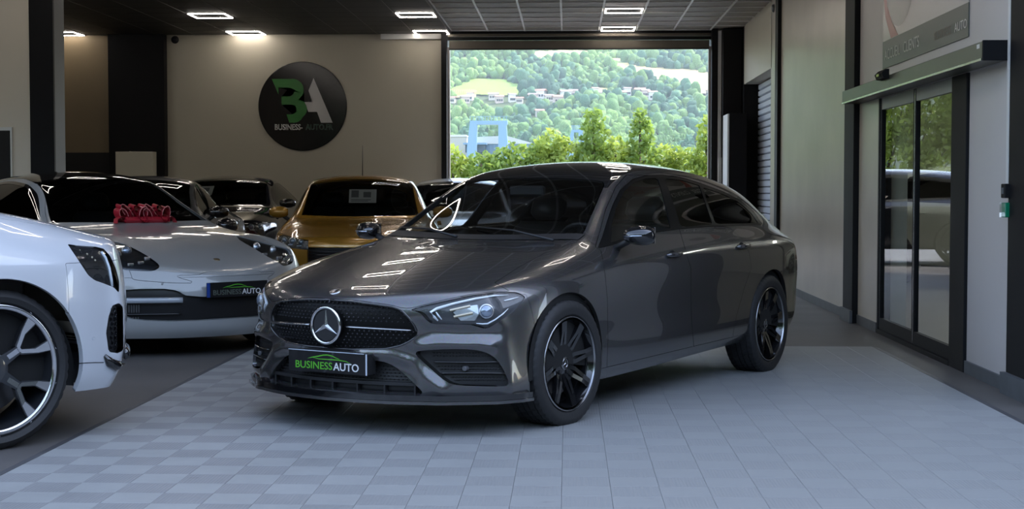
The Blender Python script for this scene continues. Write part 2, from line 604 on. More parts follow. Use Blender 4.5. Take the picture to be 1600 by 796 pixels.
# rails along the room
for c in range(-12, 9):
    x = XC0 + G * c
    if x > XR: continue
    if c >= 0:
        w = 0.014
        box('ceiling_rail', x - w, x + w, YF + .002, YB - 0.005, ZC - 0.015, ZC - 0.0005, M_tbar, cl)
    else:
        w = 0.003
        box('ceiling_rail', x - w, x + w, YF + .002, YB - 0.005, ZL - 0.003, ZL - 0.0005, M_tbarb, cl)
for r in range(0, 26):
    y = YC0 - G * r
    if y < YF: continue
    box('ceiling_rail', XC0 + .0125, XR - .002, y - 0.010, y + 0.010, ZC - 0.014, ZC - 0.0005, M_tbar if r else M_tbar, cl)
# step between the two ceiling heights
box('ceiling_rail', XC0 - 0.012, XC0 - 0.001, YF + .002, YB - 0.005, ZL - .001, ZC - .0008, M_tbarb, cl)

# ---- rectangular LED frames, one thing each
def lamp_parts():
    w, t = 0.015, 0.010
    bm = bmesh.new()
    a = 0.030; b = G - 0.030
    add_box(bm, a, b, a, a + w, -t, 0); add_box(bm, a, b, b - w, b, -t, 0)
    add_box(bm, a, a + w, a + w, b - w, -t, 0); add_box(bm, b - w, b, a + w, b - w, -t, 0)
    bm2 = bmesh.new()
    add_box(bm2, 0.006, G - 0.006, 0.006, G - 0.006, 0.0005, 0.02)
    return bm, bm2
where_row = ['back wall', 'second row from the back wall', 'third row from the back wall', 'fourth row', 'fifth row', 'sixth row', 'front row']
where_col = {4: 'above the big opening', -1: 'just left of the big opening', -6: 'above the round sign', -11: 'by the left column'}
lamp0 = None
for (c, r) in LAMPS:
    zc_ = ZC - 0.016 if c >= 0 else ZL - 0.004
    loc = (XC0 + G * c, YC0 - G * (r + 1), zc_)
    ri = r // 4
    if ri < 2:
        lab = 'glowing rectangular LED ceiling frame %s, %s' % (where_col[c], ['back row', 'second row'][ri])
        grp = None
    else:
        lab = 'LED ceiling frame %s, %s' % (where_col[c], ['', '', 'third row from the back', 'fourth row from the back', 'fifth row from the back', 'sixth row from the back', 'frontmost row'][ri])
        grp = None
    if lamp0 is None:
        lamp0 = thing('ceiling_light', lab, 'ceiling light', loc)
        ba, bb_ = lamp_parts()
        bm_obj('light_tube', ba, M_lamp, lamp0)
        bm_obj('light_housing', bb_, M_blackm, lamp0)
        t = lamp0
    else:
        t = copy_tree(lamp0); t.location = loc; t['label'] = lab
        if 'group' in t: del t['group']
    if grp: t['group'] = grp

# ---- facade over the open front (never in view, it shades the forecourt)
fb = struct(box('wall_front', -16, 26, YF - 0.35, YF - 0.01, ZC + 0.02, 14.0, M_wallnear))
struct(box('ceiling_roof', -16, 14, YF, YB + 0.35, 6.6, 7.0, M_blackm))
# showroom behind the glass door
sr = struct(box('wall_showroom', XR + 6.0, XR + 6.2, 8.6, 24.5, 0, 4, M_wallnear))
box('wall_panel', XR + 0.55, XR + 6.0, 24.3, 24.5, 0, 4, M_wallnear, sr)
box('wall_panel', XR + 0.5, XR + 6.0, 8.6, 8.8, 0, 4, M_wallnear, sr)
box('wall_panel', XR + .26, XR + 6.0, 8.6, 24.5, 3.2, 3.4, M_wallnear, sr)
M_floorwarm = mat('taupe_showroom_floor', (0.22, 0.21, 0.195), 0.35)
box('floor_slab', XR + 0.05, XR + 6.0, 8.8, 24.3, 0.001, 0.006, M_floorwarm, sr)
M_lamp2 = mat('showroom_fill_lamp', (1, 1, 1), 0.4, emit=(1.0, 0.97, 0.9), emit_s=12.0)
for yy in (13.0, 16.0, 19.5):  # unseen lamps, added to brighten the SUV behind the glass
    t = thing('ceiling_light', {13.0: 'nearest', 16.0: 'middle', 19.5: 'farthest'}[yy] + ' unseen fill lamp added in the room behind the glass door', 'ceiling light', (XR + 2.6, yy, 3.19), group='added showroom fill lamps')
    box('light_panel', -0.5, 0.5, -0.3, 0.3, -0.02, -0.001, M_lamp2, t)

# ---- sliding glass door
gd = struct(box('door_3', XR - 0.01, XR + 0.10, 10.19, 10.58, 0.0, 2.03, M_alu, bevel=0.004))
box('door_threshold', XR - 0.012, XR + 0.12, 10.58, 13.06, 0.0, 0.035, M_alu, gd)
box('door_frame', XR - 0.005, XR + 0.10, 13.01, 13.059, 0.036, 2.03, M_alu, gd)
M_pane = glass('door_glass', (0.80, 0.86, 0.84), refl=1.0, ior=1.6)
def leaf(y0, y1, x):
    lf = box('door_leaf', x, x + 0.035, y0, y0 + 0.05, 0.04, 2.028, M_alu, gd)
    box('leaf_rail', x, x + 0.035, y0 + 0.05, y1 - 0.035, 0.04, 0.135, M_alu, lf)
    box('leaf_rail', x, x + 0.035, y1 - 0.035, y1, 0.04, 2.028, M_alu, lf)
    box('leaf_rail', x, x + 0.035, y0 + 0.05, y1 - 0.035, 1.93, 2.028, mat('grey_top_rail', (0.3, 0.3, 0.29), 0.4), lf)
    box('leaf_seal', x - 0.004, x - 0.0005, y1 - 0.012, y1, 0.04, 2.028, M_alubright, lf)
    mesh_obj('pane', [(x + 0.017, y0 + 0.05, 0.135), (x + 0.017, y1 - 0.035, 0.135), (x + 0.017, y1 - 0.035, 1.93), (x + 0.017, y0 + 0.05, 1.93)], [(0, 1, 2, 3)], M_pane, lf)
    return lf
leaf(10.585, 11.74, XR + 0.005)
leaf(11.745, 13.005, XR + 0.005)
# drive box over the door
M_boxgreen = mat('anodised_grey_green', (0.085, 0.09, 0.065), 0.34, spec=0.4)
dh = thing('door_operator', 'long grey-green sliding door drive box over the glass door', 'door operator', (XR, 0, 0))
bm = bmesh.new(); add_box(bm, -0.16, -0.001, 9.27, 13.95 - 0.01, 2.035, 2.15, 0.004)
bm_obj('housing', bm, M_boxgreen, dh)
bm = bmesh.new(); add_box(bm, -0.163, -0.001, 9.245, 9.268, 2.03, 2.154, 0.003)
bm_obj('end_cap', bm, M_black, dh)
box('lower_edge', -0.166, -0.1605, 9.27, 13.94, 2.032, 2.046, M_alubright, dh)
box('warning_sticker', -0.1615, -0.1602, 9.33, 9.39, 2.112, 2.138, M_white, dh)
sn = thing('motion_sensor', 'small black motion sensor on the door drive box', 'sensor', (XR - 0.161, 12.05, 2.155))
bm = bmesh.new()
add_prism(bm, [(-0.045, -0.03), (-0.001, -0.035), (-0.001, 0.04), (-0.03, 0.04), (-0.06, 0.01)], -0.14, 0.14, axis='Y')
bm_obj('housing', bm, M_black, sn)
box('lens', -0.064, -0.0605, -0.05, 0.05, -0.012, 0.008, mat('sensor_window', (0.05, 0.01, 0.01), 0.1, coat=1), sn)

# ---- poster above the door (ACCUEIL CLIENTS)
po = thing('poster', 'poster above the glass door with grey band and pale lettering', 'poster', (XR - 0.008, 0, 0))
M_pwhite = mat('poster_paper', (0.46, 0.45, 0.42), 0.3)
M_pgrey = mat('poster_grey_band', (0.085, 0.10, 0.09), 0.4)
M_pred = mat('poster_red_print', (0.35, 0.09, 0.07), 0.35)
box('sheet', 0, 0.006, 10.17, 12.9, 2.50, 3.6, M_pwhite, po)
box('band', -0.001, 0.006, 10.17, 12.9, 2.27, 2.499, M_pgrey, po)
def poly_on_wall(name, pts, m, off):
    return mesh_obj(name, [(-off, y, z) for (y, z) in pts], [tuple(range(len(pts)))], m, po)
circ = [(12.25 + 0.50 * cos(t), 2.93 + 0.36 * sin(t)) for t in np.linspace(0, 2 * pi, 40)[:-1]]
poly_on_wall('printed_disc', circ, mat('poster_dark_print', (0.17, 0.18, 0.16), 0.3), 0.002)
poly_on_wall('printed_stripe', [(12.88, 2.86), (12.80, 2.70), (12.58, 2.502), (12.30, 2.502), (12.52, 2.62), (12.72, 2.78), (12.80, 2.92), (12.88, 3.05)], M_pred, 0.0022)
MW = Matrix(((0, 0, -1, 0), (-1, 0, 0, 0), (0, 1, 0, 0), (0, 0, 0, 1)))   # text x -> -Y, text y -> Z, normal -> -X
def wall_text(body, yc, zc, size, m, xs=1.0, rot=0.0, off=0.0):
    M = Matrix.Translation((-0.0035, yc, zc)) @ MW @ Matrix.Rotation(rot, 4, 'Z')
    return text_mesh('lettering', body, size, 0.0004, m, po, M, xscale=xs, offset=off)
M_ptext = mat('poster_pale_lettering', (0.60, 0.61, 0.57), 0.4)
wall_text('ACCUEIL', 12.52, 2.375, 0.125, M_ptext, xs=1.15)
wall_text('CLIENTS', 11.84, 2.375, 0.125, M_ptext, xs=1.15)
wall_text('AUTO', 10.36, 2.36, 0.09, mat('poster_white_lettering', (0.7, 0.7, 0.68), 0.4), xs=1.3)
wall_text('BUSINESS', 10.86, 2.36, 0.09, mat('poster_red_lettering', (0.12, 0.09, 0.075), 0.4), xs=1.3)
wall_text('Auto', 11.15, 2.80, 0.16, M_pred, rot=R(38))

# ---- switches beside the door
t = thing('cable_duct', 'white vertical cable duct on the panel by the dark post', 'cable duct', (XR, 9.205, 0))
box('duct', -0.02, 0.009, -0.022, 0.02, 1.28, 4.0, M_white, t)
t = thing('key_switch', 'small black switch box under the white cable duct', 'switch', (XR, 9.19, 1.235))
box('body', -0.05, 0.0095, -0.055, 0.03, -0.045, 0.042, M_black, t, bevel=0.004)
box('button', -0.054, -0.0505, -0.03, 0.005, -0.02, 0.018, M_greyplinth, t)
t = thing('break_glass_box', 'green and clear emergency release box on the dark post', 'switch', (XR, 9.2, 1.118))
box('body', -0.045, 0.0, -0.06, 0.02, -0.045, 0.045, mat('green_plastic', (0.0, 0.18, 0.085), 0.3, coat=0.5), t, bevel=0.004)
box('cover', -0.045, 0.0, 0.021, 0.06, -0.045, 0.045, glass('clear_plastic', (0.8, 0.85, 0.83)), t)

# ---- round sign on the back wall
sg = thing('wall_sign', 'large round black wall sign with green and white letters', 'sign', (-4.205, YB, 2.57))
bm = bmesh.new()
rings = add_lathe(bm, [(0.705, -0.002), (0.705, -0.028), (0.695, -0.032)], 96, 'Y')
bm.faces.new(rings[-1])
bm_obj('disc', bm, mat('gloss_black_sign', (0.006, 0.006, 0.007), 0.16, spec=.35), sg)
def SG(px, py):      # pixel in the photo's crop of the sign -> plane coordinates, metres
    return ((px - 377) / 365 * 0.705, -(py - 404) / 368 * 0.705)
def sign_poly(name, outline, m, y=-0.0325):
    bm = bmesh.new()
    add_prism(bm, [SG(*p) for p in outline], y - 0.008, y, 'Y')
    bmesh.ops.triangulate(bm, faces=[f for f in bm.faces if len(f.verts) > 4])
    return bm_obj(name, bm, m, sg)
M_sgreen = mat('sign_green', (0.02, 0.17, 0.02), 0.35)
M_swhite = mat('sign_white', (0.55, 0.54, 0.52), 0.35)
def arc(cx, cy, rx, ry, a0, a1, n=10):
    return [(cx + rx * cos(R(a)), cy + ry * sin(R(a))) for a in np.linspace(a0, a1, n)]
g_out = [(125, 178), (300, 178)] + arc(300, 268, 88, 90, -80, 60, 12) + [(340, 350)] + arc(335, 425, 80, 78, -55, 60, 12) + arc(300, 460, 90, 80, 45, 100, 5) + [(268, 540), (245, 470), (290, 470)] + \
        arc(290, 430, 38, 40, 80, -80, 8) + [(205, 390), (205, 322), (265, 322)] + arc(270, 286, 38, 36, 85, -85, 8) + [(180, 250), (180, 305)]
sign_poly('letter_b', g_out, M_sgreen)
sign_poly('letter_a', [(470, 172), (625, 540), (530, 540), (497, 450), (425, 450), (412, 400), (395, 370), (460, 370), (428, 275)], M_swhite)
MS = Matrix(((1, 0, 0, 0), (0, 0, 1, 0), (0, 1, 0, 0), (0, 0, 0, 1)))
def sign_text(body, px, py, size, m, xs):
    x, z = SG(px, py)
    M = Matrix.Translation((x, -0.036, z)) @ Matrix.Rotation(pi / 2, 4, 'X')
    return text_mesh('lettering', body, size, 0.002, m, sg, M, xscale=xs, offset=0.0035)
sign_text('BUSINESS-', 262, 578, 0.125, M_swhite, 0.80)
sign_text('AUTO.FR', 515, 578, 0.125, mat('sign_dark_green', (0.03, 0.065, 0.045), 0.35), 0.84)

# ---- small dome camera in the top corner and a sensor on the side wall
t = thing('security_camera', 'black dome camera at the top corner of the logo wall', 'security camera', (-6.24, YB - 0.001, 3.63))
bm = bmesh.new(); add_lathe(bm, [(0.001, -0.09), (0.035, -0.08), (0.052, -0.045), (0.055, -0.012), (0.062, -0.01), (0.062, 0)], 20, 'Y')
bm_obj('dome', bm, M_black, t, smooth=True)
bm = bmesh.new(); r_ = add_lathe(bm, [(0.018, -0.092), (0.018, -0.086)], 12, 'Y'); bm.faces.new(r_[0])
bm_obj('lens', bm, mat('lens_glass', (0.01, 0.01, 0.015), 0.05, coat=1), t)
t = thing('wall_sensor', 'small white round detector high on the right wall', 'sensor', (XR, 19.75, 3.62))
bm = bmesh.new(); r_ = add_lathe(bm, [(0.035, -0.03), (0.05, -0.02), (0.055, 0)], 16, 'X'); bm.faces.new(r_[0])
bm_obj('housing', bm, M_greyplinth, t)

# forecourt surroundings behind the viewer: what the paint, glass and sign reflect
fb2 = struct(box('wall_forecourt', -45, 45, -26, -25, 0, 7.5, mat('brown_render', (0.085, 0.088, 0.078), .8)))
box('wall_panel', 10.5, 11.5, -25, 8.05, 0, 7.5, MATS['brown_render'], fb2)  # unseen side wall, added to block low sky from the right
# ================================================================== CAR BODY KIT
# A body is one smooth skin, grown from rail curves, then cut along panel outlines into real panels.
def pchip(kn):
    x = np.array([k[0] for k in kn], float); y = np.array([k[1] for k in kn], float)
    h = np.diff(x); d = np.diff(y) / h
    m = np.zeros(len(x))
    if len(x) == 2:
        m[:] = d[0]
    else:
        for i in range(1, len(x) - 1):
            if d[i - 1] * d[i] > 0:
                w1 = 2 * h[i] + h[i - 1]; w2 = h[i] + 2 * h[i - 1]
                m[i] = (w1 + w2) / (w1 / d[i - 1] + w2 / d[i])
        m[0] = d[0]; m[-1] = d[-1]
    def f(t):
        t = np.clip(np.asarray(t, float), x[0], x[-1])
        i = np.clip(np.searchsorted(x, t) - 1, 0, len(x) - 2)
        u = (t - x[i]) / h[i]
        return (y[i] * (2 * u**3 - 3 * u**2 + 1) + h[i] * m[i] * (u**3 - 2 * u**2 + u)
                + y[i + 1] * (-2 * u**3 + 3 * u**2) + h[i] * m[i + 1] * (u**3 - u**2))
    return f

def build_cage(sp):
    """sp: dict of knot tables, s = distance behind the nose. returns verts (x = -s forward, y left, z up) and faces"""
    fn = {k: pchip(v) for k, v in sp.items() if isinstance(v, list) and k in ('zc', 'zr', 'yr', 'zb', 'yb', 'zs', 'ys', 'zbot')}
    S = sp['S']; n = len(S)
    T = sp['T']; K = len(T)                 # rail heights 0..1 (0 = shoulder, 1 = sill)
    DY = sp['DY']; F = sp['F']; Gf = sp['G']; Rr = sp['R']; Gr = sp['GR']
    TF = sp.get('TF', T); TR = sp.get('TR', T); DYF = sp.get('DYF', DY)
    pf, pr = sp.get('pf', 2.6), sp.get('pr', 3.0)
    B = sp.get('B', 0.95)
    L0, L1 = S[0], S[-1]
    fr = [0, 0.5, 0.84, 1.0]
    def rows(i):
        o0 = (F[0] + Gf[0] - L0) * max(0, 1 - (S[i] - L0) / B)
        o1 = (L1 - (Rr[0] - Gr[0])) * max(0, 1 - (L1 - S[i]) / B)
        ssh = S[i] + o0 - o1
        yr, yb, ys = float(fn['yr'](ssh)), float(fn['yb'](ssh)), float(fn['ys'](ssh))
        ylist = [0, .5 * yr, .84 * yr, yr, None, yb, ys]
        ylist[4] = yr + (yb - yr) * 0.56
        out = []
        for j, y in enumerate(ylist):
            q = (y / ys)
            s = S[i] + o0 * q**pf - o1 * q**pr
            zc, zr, zb, zs = (float(fn[k](s)) for k in ('zc', 'zr', 'zb', 'zs'))
            if j == 0: z = zc
            elif j == 1: z = zr + (zc - zr) * (1 - .5**2.4)
            elif j == 2: z = zr + (zc - zr) * (1 - .84**2.4)
            elif j == 3: z = zr
            elif j == 4: z = zr + (zb - zr) * 0.5
            elif j == 5: z = zb
            else: z = zs
            out.append([s, y, z])
        return out
    V = []; idx = {}
    def put(key, s, y, z):
        for sg in (1, -1):
            if y == 0 and sg == -1:
                idx[(key, -1)] = idx[(key, 1)]; continue
            idx[(key, sg)] = len(V); V.append((-s, sg * y, z))
    top = [rows(i) for i in range(n)]
    for i in range(n):
        for j in range(7):
            put(('t', i, j), *top[i][j])
    fl_w = sp.get('flare', 0.0); wf = sp['wf']; wr_ = sp['wr']
    for k in range(1, K):
        # front columns j=0..5, corner j=6 ; rear likewise
        for (end, i, FF, GG, p_) in (('f', 0, F, Gf, pf), ('r', n - 1, Rr, Gr, pr)):
            ys0 = top[i][6][1]
            tt = TF if end == 'f' else TR
            dyy = DYF if end == 'f' else DY
            for j in range(7):
                s0, y0, z0 = top[i][j]
                q = y0 / ys0
                yk = y0 * (ys0 + dyy[k]) / ys0
                s = FF[k] + GG[k] * q**p_ if end == 'f' else FF[k] - GG[k] * q**p_
                zb_ = float(fn['zbot'](0 if end == 'f' else L1))
                z = z0 + tt[k] * (zb_ - z0)
                put((end, k, j), s, yk, z)
        for i in range(1, n - 1):
            ss, ys, zs = top[i][6]
            a = max(0, 1 - (S[i] - L0) / B); b = max(0, 1 - (L1 - S[i]) / B)
            s = S[i] + (F[k] + Gf[k] - L0) * a - (L1 - (Rr[k] - Gr[k])) * b
            zb_ = float(fn['zbot'](s))
            t = T[k] + (TF[k] - T[k]) * a + (TR[k] - T[k]) * b
            dy = DY[k] + (DYF[k] - DY[k]) * a
            y = float(fn['ys'](s)) + dy
            g = math.exp(-((s - wf) / 0.40)**2) + math.exp(-((s - wr_) / 0.42)**2)
            y += fl_w * g * math.sin(pi * min(1, max(0, (T[k] - 0.05) / 0.9)))
            put(('s', k, i), s, y, zs + t * (zb_ - zs))
    Fc = []
    def q(a, b, c, d):
        for sg in (1, -1):
            f = [idx[(x, sg)] for x in (a, b, c, d)]
            if sg == 1: f = f[::-1]
            f2 = []
            for v in f:
                if v not in f2: f2.append(v)
            if len(f2) >= 3: Fc.append(tuple(f2))
    for i in range(n - 1):
        for j in range(6):
            q(('t', i, j), ('t', i, j + 1), ('t', i + 1, j + 1), ('t', i + 1, j))
    def side(k, i):
        if k == 0: return ('t', i, 6)
        if i == 0: return ('f', k, 6)
        if i == n - 1: return ('r', k, 6)
        return ('s', k, i)
    def frn(end, k, j):
        if k == 0: return ('t', 0 if end == 'f' else n - 1, j)
        return (end, k, j)
    for k in range(K - 1):
        for i in range(n - 1):
            q(side(k, i), side(k + 1, i), side(k + 1, i + 1), side(k, i + 1))
        for j in range(6):
            q(frn('f', k, j), frn('f', k + 1, j), frn('f', k + 1, j + 1), frn('f', k, j + 1))
            q(frn('r', k, j + 1), frn('r', k + 1, j + 1), frn('r', k + 1, j), frn('r', k, j))
    return V, Fc

class Skin:
    def __init__(self, sp, levels, world_m):
        V, Fc = build_cage(sp)
        me = bpy.data.meshes.new('skin')
        me.from_pydata(V, [], Fc)
        bm = bmesh.new(); bm.from_mesh(me)
        bmesh.ops.recalc_face_normals(bm, faces=bm.faces)
        # make sure faces look outwards: the roof centre should face up
        top_ = max(bm.faces, key=lambda f: f.calc_center_median().z)
        if top_.normal.z < 0: bmesh.ops.reverse_faces(bm, faces=bm.faces)
        bm.to_mesh(me); bm.free()
        o = bpy.data.objects.new('skin', me); COL.objects.link(o)
        md = o.modifiers.new('s', 'SUBSURF'); md.levels = levels; md.render_levels = levels
        md.subdivision_type = 'CATMULL_CLARK'; md.boundary_smooth = 'ALL'
        dg = bpy.context.evaluated_depsgraph_get()
        me2 = bpy.data.meshes.new_from_object(o.evaluated_get(dg))
        nv = len(me2.vertices)
        co = np.empty(nv * 3); me2.vertices.foreach_get('co', co)
        no = np.empty(nv * 3); me2.vertex_normals.foreach_get('vector', no)
        self.V = [tuple(c) for c in co.reshape(-1, 3)]
        self.N = [tuple(c) for c in no.reshape(-1, 3)]
        self.F = [tuple(p.vertices) for p in me2.polygons]
        self.bvh = BVHTree.FromPolygons(self.V, self.F)
        bpy.data.objects.remove(o); bpy.data.meshes.remove(me); bpy.data.meshes.remove(me2)
        self.M = world_m
        self.Mi = world_m.inverted()
    def deform(self, fn):
        """move the skin along its normals by fn(self) metres, then refresh normals"""
        A = np.array(self.V); N = np.array(self.N)
        A = A + N * fn(self, A, N)[:, None]
        me = bpy.data.meshes.new('tmp'); me.from_pydata([tuple(a) for a in A], [], self.F); me.update()
        no = np.empty(len(A) * 3); me.vertex_normals.foreach_get('vector', no)
        bpy.data.meshes.remove(me)
        self.V = [tuple(a) for a in A]; self.N = [tuple(n) for n in no.reshape(-1, 3)]
        self.bvh = BVHTree.FromPolygons(self.V, self.F)
    # ---- fields
    def arr(self):
        return np.array(self.V), np.array(self.N)
    def px(self, A=None):
        """pixel of each point folded to the y >= 0 side"""
        if A is None: A = np.array(self.V)
        B = A.copy(); B[:, 1] = np.abs(B[:, 1]) * self.fold
        Mw = np.array(self.M)
        W = B @ Mw[:3, :3].T + Mw[:3, 3]
        return proj_np(W)
    fold = 1.0
    def split(self, faces, phi):
        """phi per vertex (array): returns faces with phi<=0 and faces with phi>0"""
        phi = list(phi)
        V, N = self.V, self.N
        neg, pos = [], []
        cache = {}
        ph = np.array(phi)
        eps = 1e-5
        for f in faces:
            vals = [phi[v] for v in f]
            if max(vals) <= eps: neg.append(f); continue
            if min(vals) >= -eps: pos.append(f); continue
            a, b = [], []
            n = len(f)
            for i in range(n):
                v0, v1 = f[i], f[(i + 1) % n]
                p0, p1 = phi[v0], phi[v1]
                if p0 <= eps: a.append(v0)
                if p0 >= -eps: b.append(v0)
                if (p0 < -eps and p1 > eps) or (p0 > eps and p1 < -eps):
                    key = (v0, v1) if v0 < v1 else (v1, v0)
                    if key not in cache:
                        t = p0 / (p0 - p1)
                        A, B = V[v0], V[v1]; C, D = N[v0], N[v1]
                        V.append(tuple(A[k] + (B[k] - A[k]) * t for k in range(3)))
                        N.append(tuple(C[k] + (D[k] - C[k]) * t for k in range(3)))
                        phi.append(0.0)
                        cache[key] = len(V) - 1
                    a.append(cache[key]); b.append(cache[key])
            if len(a) >= 3: neg.append(tuple(a))
            if len(b) >= 3: pos.append(tuple(b))
        return neg, pos
    # ---- rays onto the skin (car coordinates)
    def pix(self, u, v):
        o = self.Mi @ Vector((0, 0, CAMH))
        d = (self.Mi.to_3x3() @ cam_ray(u, v)).normalized()
        h = self.bvh.ray_cast(o, d)
        return h[0], h[1]
    def front(self, y, z):
        h = self.bvh.ray_cast(Vector((2, y, z)), Vector((-1, 0, 0)))
        return h[0], h[1]
    def side(self, s, z, sg=1):
        h = self.bvh.ray_cast(Vector((-s, 3 * sg, z)), Vector((0, -sg, 0)))
        return h[0], h[1]
    def top(self, s, y):
        h = self.bvh.ray_cast(Vector((-s, y, 4)), Vector((0, 0, -1)))
        return h[0], h[1]

def sd_poly(P, poly):
    """signed distance (negative inside) of points P (n,2) to a closed polygon"""
    poly = np.array(poly, float)
    n = len(poly)
    d = np.full(len(P), 1e18)
    inside = np.zeros(len(P), bool)
    for i in range(n):
        a, b = poly[i], poly[(i + 1) % n]
        e = b - a; w = P - a
        t = np.clip((w @ e) / max(1e-12, e @ e), 0, 1)
        q = w - t[:, None] * e
        d = np.minimum(d, (q * q).sum(1))
        c = ((a[1] > P[:, 1]) != (b[1] > P[:, 1]))
        with np.errstate(divide='ignore', invalid='ignore'):
            xi = (b[0] - a[0]) * (P[:, 1] - a[1]) / (b[1] - a[1]) + a[0]
        inside ^= c & (P[:, 0] < xi)
    d = np.sqrt(d)
    return np.where(inside, -d, d)

def line_dist(P, line):
    line = np.array(line, float); d = np.full(len(P), 1e9)
    for a, b in zip(line, line[1:]):
        e = b - a; t = np.clip(((P - a) @ e) / (e @ e), 0, 1)
        d = np.minimum(d, np.sqrt((((P - a) - t[:, None] * e) ** 2).sum(1)))
    return d

def rnd(poly, it=2, keep=()):
    """Chaikin rounding of an outline"""
    P = [Vector(p) for p in poly]
    for _ in range(it):
        Q = []
        for i in range(len(P)):
            a, b = P[i], P[(i + 1) % len(P)]
            Q += [a * .75 + b * .25, a * .25 + b * .75]
        P = Q
    return [tuple(p) for p in P]

def panel(sk, name, faces, m, parent, gap=0.0016, depth=0.012, push=0.0, pushdir=None, inward_y=False, mirror=None, edgemat=None):
    """a panel cut from the skin: edges pulled in by gap, turned inwards by depth. push>0 sinks the whole panel."""
    if not faces: return None
    used = {}
    V, N, F = [], [], []
    for f in faces:
        g = []
        for v in f:
            if v not in used:
                used[v] = len(V); V.append(Vector(sk.V[v])); N.append(Vector(sk.N[v]).normalized())
            g.append(used[v])
        F.append(tuple(g))
    ec = {}
    for f in F:
        for i in range(len(f)):
            a, b = f[i], f[(i + 1) % len(f)]
            k = (a, b) if a < b else (b, a)
            ec.setdefault(k, []).append((a, b))
    be = [v[0] for v in ec.values() if len(v) == 1]
    if push:
        for i in range(len(V)):
            V[i] = V[i] + (Vector(pushdir) * push if pushdir is not None else -N[i] * push)
    inw = {}
    for (a, b) in be:
        t = (V[b] - V[a])
        if t.length < 1e-9: continue
        t.normalize()
        for v in (a, b):
            inw.setdefault(v, Vector()); inw[v] += N[v].cross(t)
    for v, d in inw.items():
        if d.length > 1e-6 and gap:
            V[v] = V[v] + d.normalized() * gap
    nv = len(V)
    dup = {}
    if depth:
        for v in inw:
            d = inw[v].normalized() if inw[v].length > 1e-6 else N[v]
            if inward_y and abs(V[v].y) > 0.5 and d.z * 0 == 0:
                off = Vector((0, -1 if V[v].y > 0 else 1, 0)) * depth
            elif depth < 0:
                off = (Vector(pushdir) * depth) if pushdir is not None else N[v] * (-depth)
            else:
                off = -N[v] * depth
            dup[v] = (len(V), len(V) + 1)
            V.append(V[v].copy()); N.append(-d)
            V.append(V[v] + off); N.append(-d)
        for (a, b) in be:
            if a in dup and b in dup:
                F.append((b, a, dup[a][0], dup[b][0]) if False else (dup[b][0], dup[a][0], dup[a][1], dup[b][1]))
    me = bpy.data.meshes.new(name)
    me.from_pydata([tuple(v) for v in V], [], F)
    me.shade_smooth()
    me.materials.append(m)
    try:
        me.normals_split_custom_set_from_vertices([tuple(n) for n in N])
    except Exception as e:
        pass
    me.update()
    o = bpy.data.objects.new(name, me)
    COL.objects.link(o)
    o.parent = parent
    return o

def by_side(sk, faces):
    L, R_ = [], []
    for f in faces:
        (L if sum(sk.V[v][1] for v in f) > 0 else R_).append(f)
    return L, R_

# ---- wheels
M_tyre = mat('black_rubber_tyre', (0.018, 0.018, 0.019), 0.62, bump=(90, 0.1))
M_disc = mat('brake_disc_steel', (0.10, 0.10, 0.105), 0.35, metal=1.0)
M_dark = mat('dark_plastic', (0.012, 0.012, 0.013), 0.55)
M_well = mat('wheel_well_felt', (0.008, 0.008, 0.008), 0.9)
M_chrome = mat('chrome', (0.75, 0.75, 0.76), 0.08, metal=1.0)
M_gloss = mat('gloss_black', (0.007, 0.007, 0.008), 0.06, coat=1)

def tyre_bm(Ro, Rr, w, nseg=144, blocks=True):
    """axis Y, outer side +y; width w"""
    h = w / 2
    bm = bmesh.new()
    prof = [(Rr + 0.002, -h * 0.80), (Rr + 0.012, -h * 0.93), ((Ro + Rr) / 2, -h * 1.0), (Ro - 0.028, -h * 0.97), (Ro - 0.010, -h * 0.88)]
    xs = [-0.80, -0.55, -0.54, -0.50, -0.49, -0.18, -0.17, -0.12, -0.11, 0.11, 0.12, 0.17, 0.18, 0.49, 0.50, 0.54, 0.55, 0.80]
    groove = {-0.54, -0.50, -0.17, -0.12, 0.12, 0.17, 0.50, 0.54}
    for x in xs:
        prof.append((Ro - (0.008 if x in groove else 0.0) - 0.004 * abs(x)**3, x * h))
    prof += [(Ro - 0.010, h * 0.88), (Ro - 0.028, h * 0.97), ((Ro + Rr) / 2, h * 1.0), (Rr + 0.012, h * 0.93), (Rr + 0.002, h * 0.80)]
    rings = []
    for (r, a) in prof:
        ring = []
        for k in range(nseg):
            t = 2 * pi * k / nseg
            rr = r
            if blocks and r > Ro - 0.0135 and r > Ro - 0.006 and (k % 3 == 0): rr = r - 0.005
            if blocks and abs(a) >= h * 0.87 and abs(a) < h * 0.9 and (k % 3 == 0): rr = r - 0.004
            ring.append(bm.verts.new((rr * cos(t + a * 0.9), a, rr * sin(t + a * 0.9))))
        rings.append(ring)
    for i in range(len(rings) - 1):
        A, B = rings[i], rings[i + 1]
        for k in range(nseg):
            bm.faces.new((A[k], A[(k + 1) % nseg], B[(k + 1) % nseg], B[k]))
    return bm

def rim_bm(Rr, w, seg=72):
    """barrel and outer lip, axis Y, outer side +y"""
    h = w / 2 * 0.94
    bm = bmesh.new()
    add_lathe(bm, [(Rr - 0.012, -h), (Rr - 0.035, -h * 0.7), (Rr - 0.035, h * 0.55), (Rr - 0.022, h * 0.80), (Rr - 0.016, h - 0.004)], seg, 'Y')
    return bm

def lip_bm(Rr, w, seg=72, wid=0.012):
    h = w / 2 * 0.94
    bm = bmesh.new()
    add_lathe(bm, [(Rr - wid - 0.004, h - 0.008), (Rr - wid, h - 0.001), (Rr - 0.004, h + 0.001), (Rr + 0.003, h - 0.004), (Rr + 0.003, h - 0.02)], seg, 'Y')
    return bm

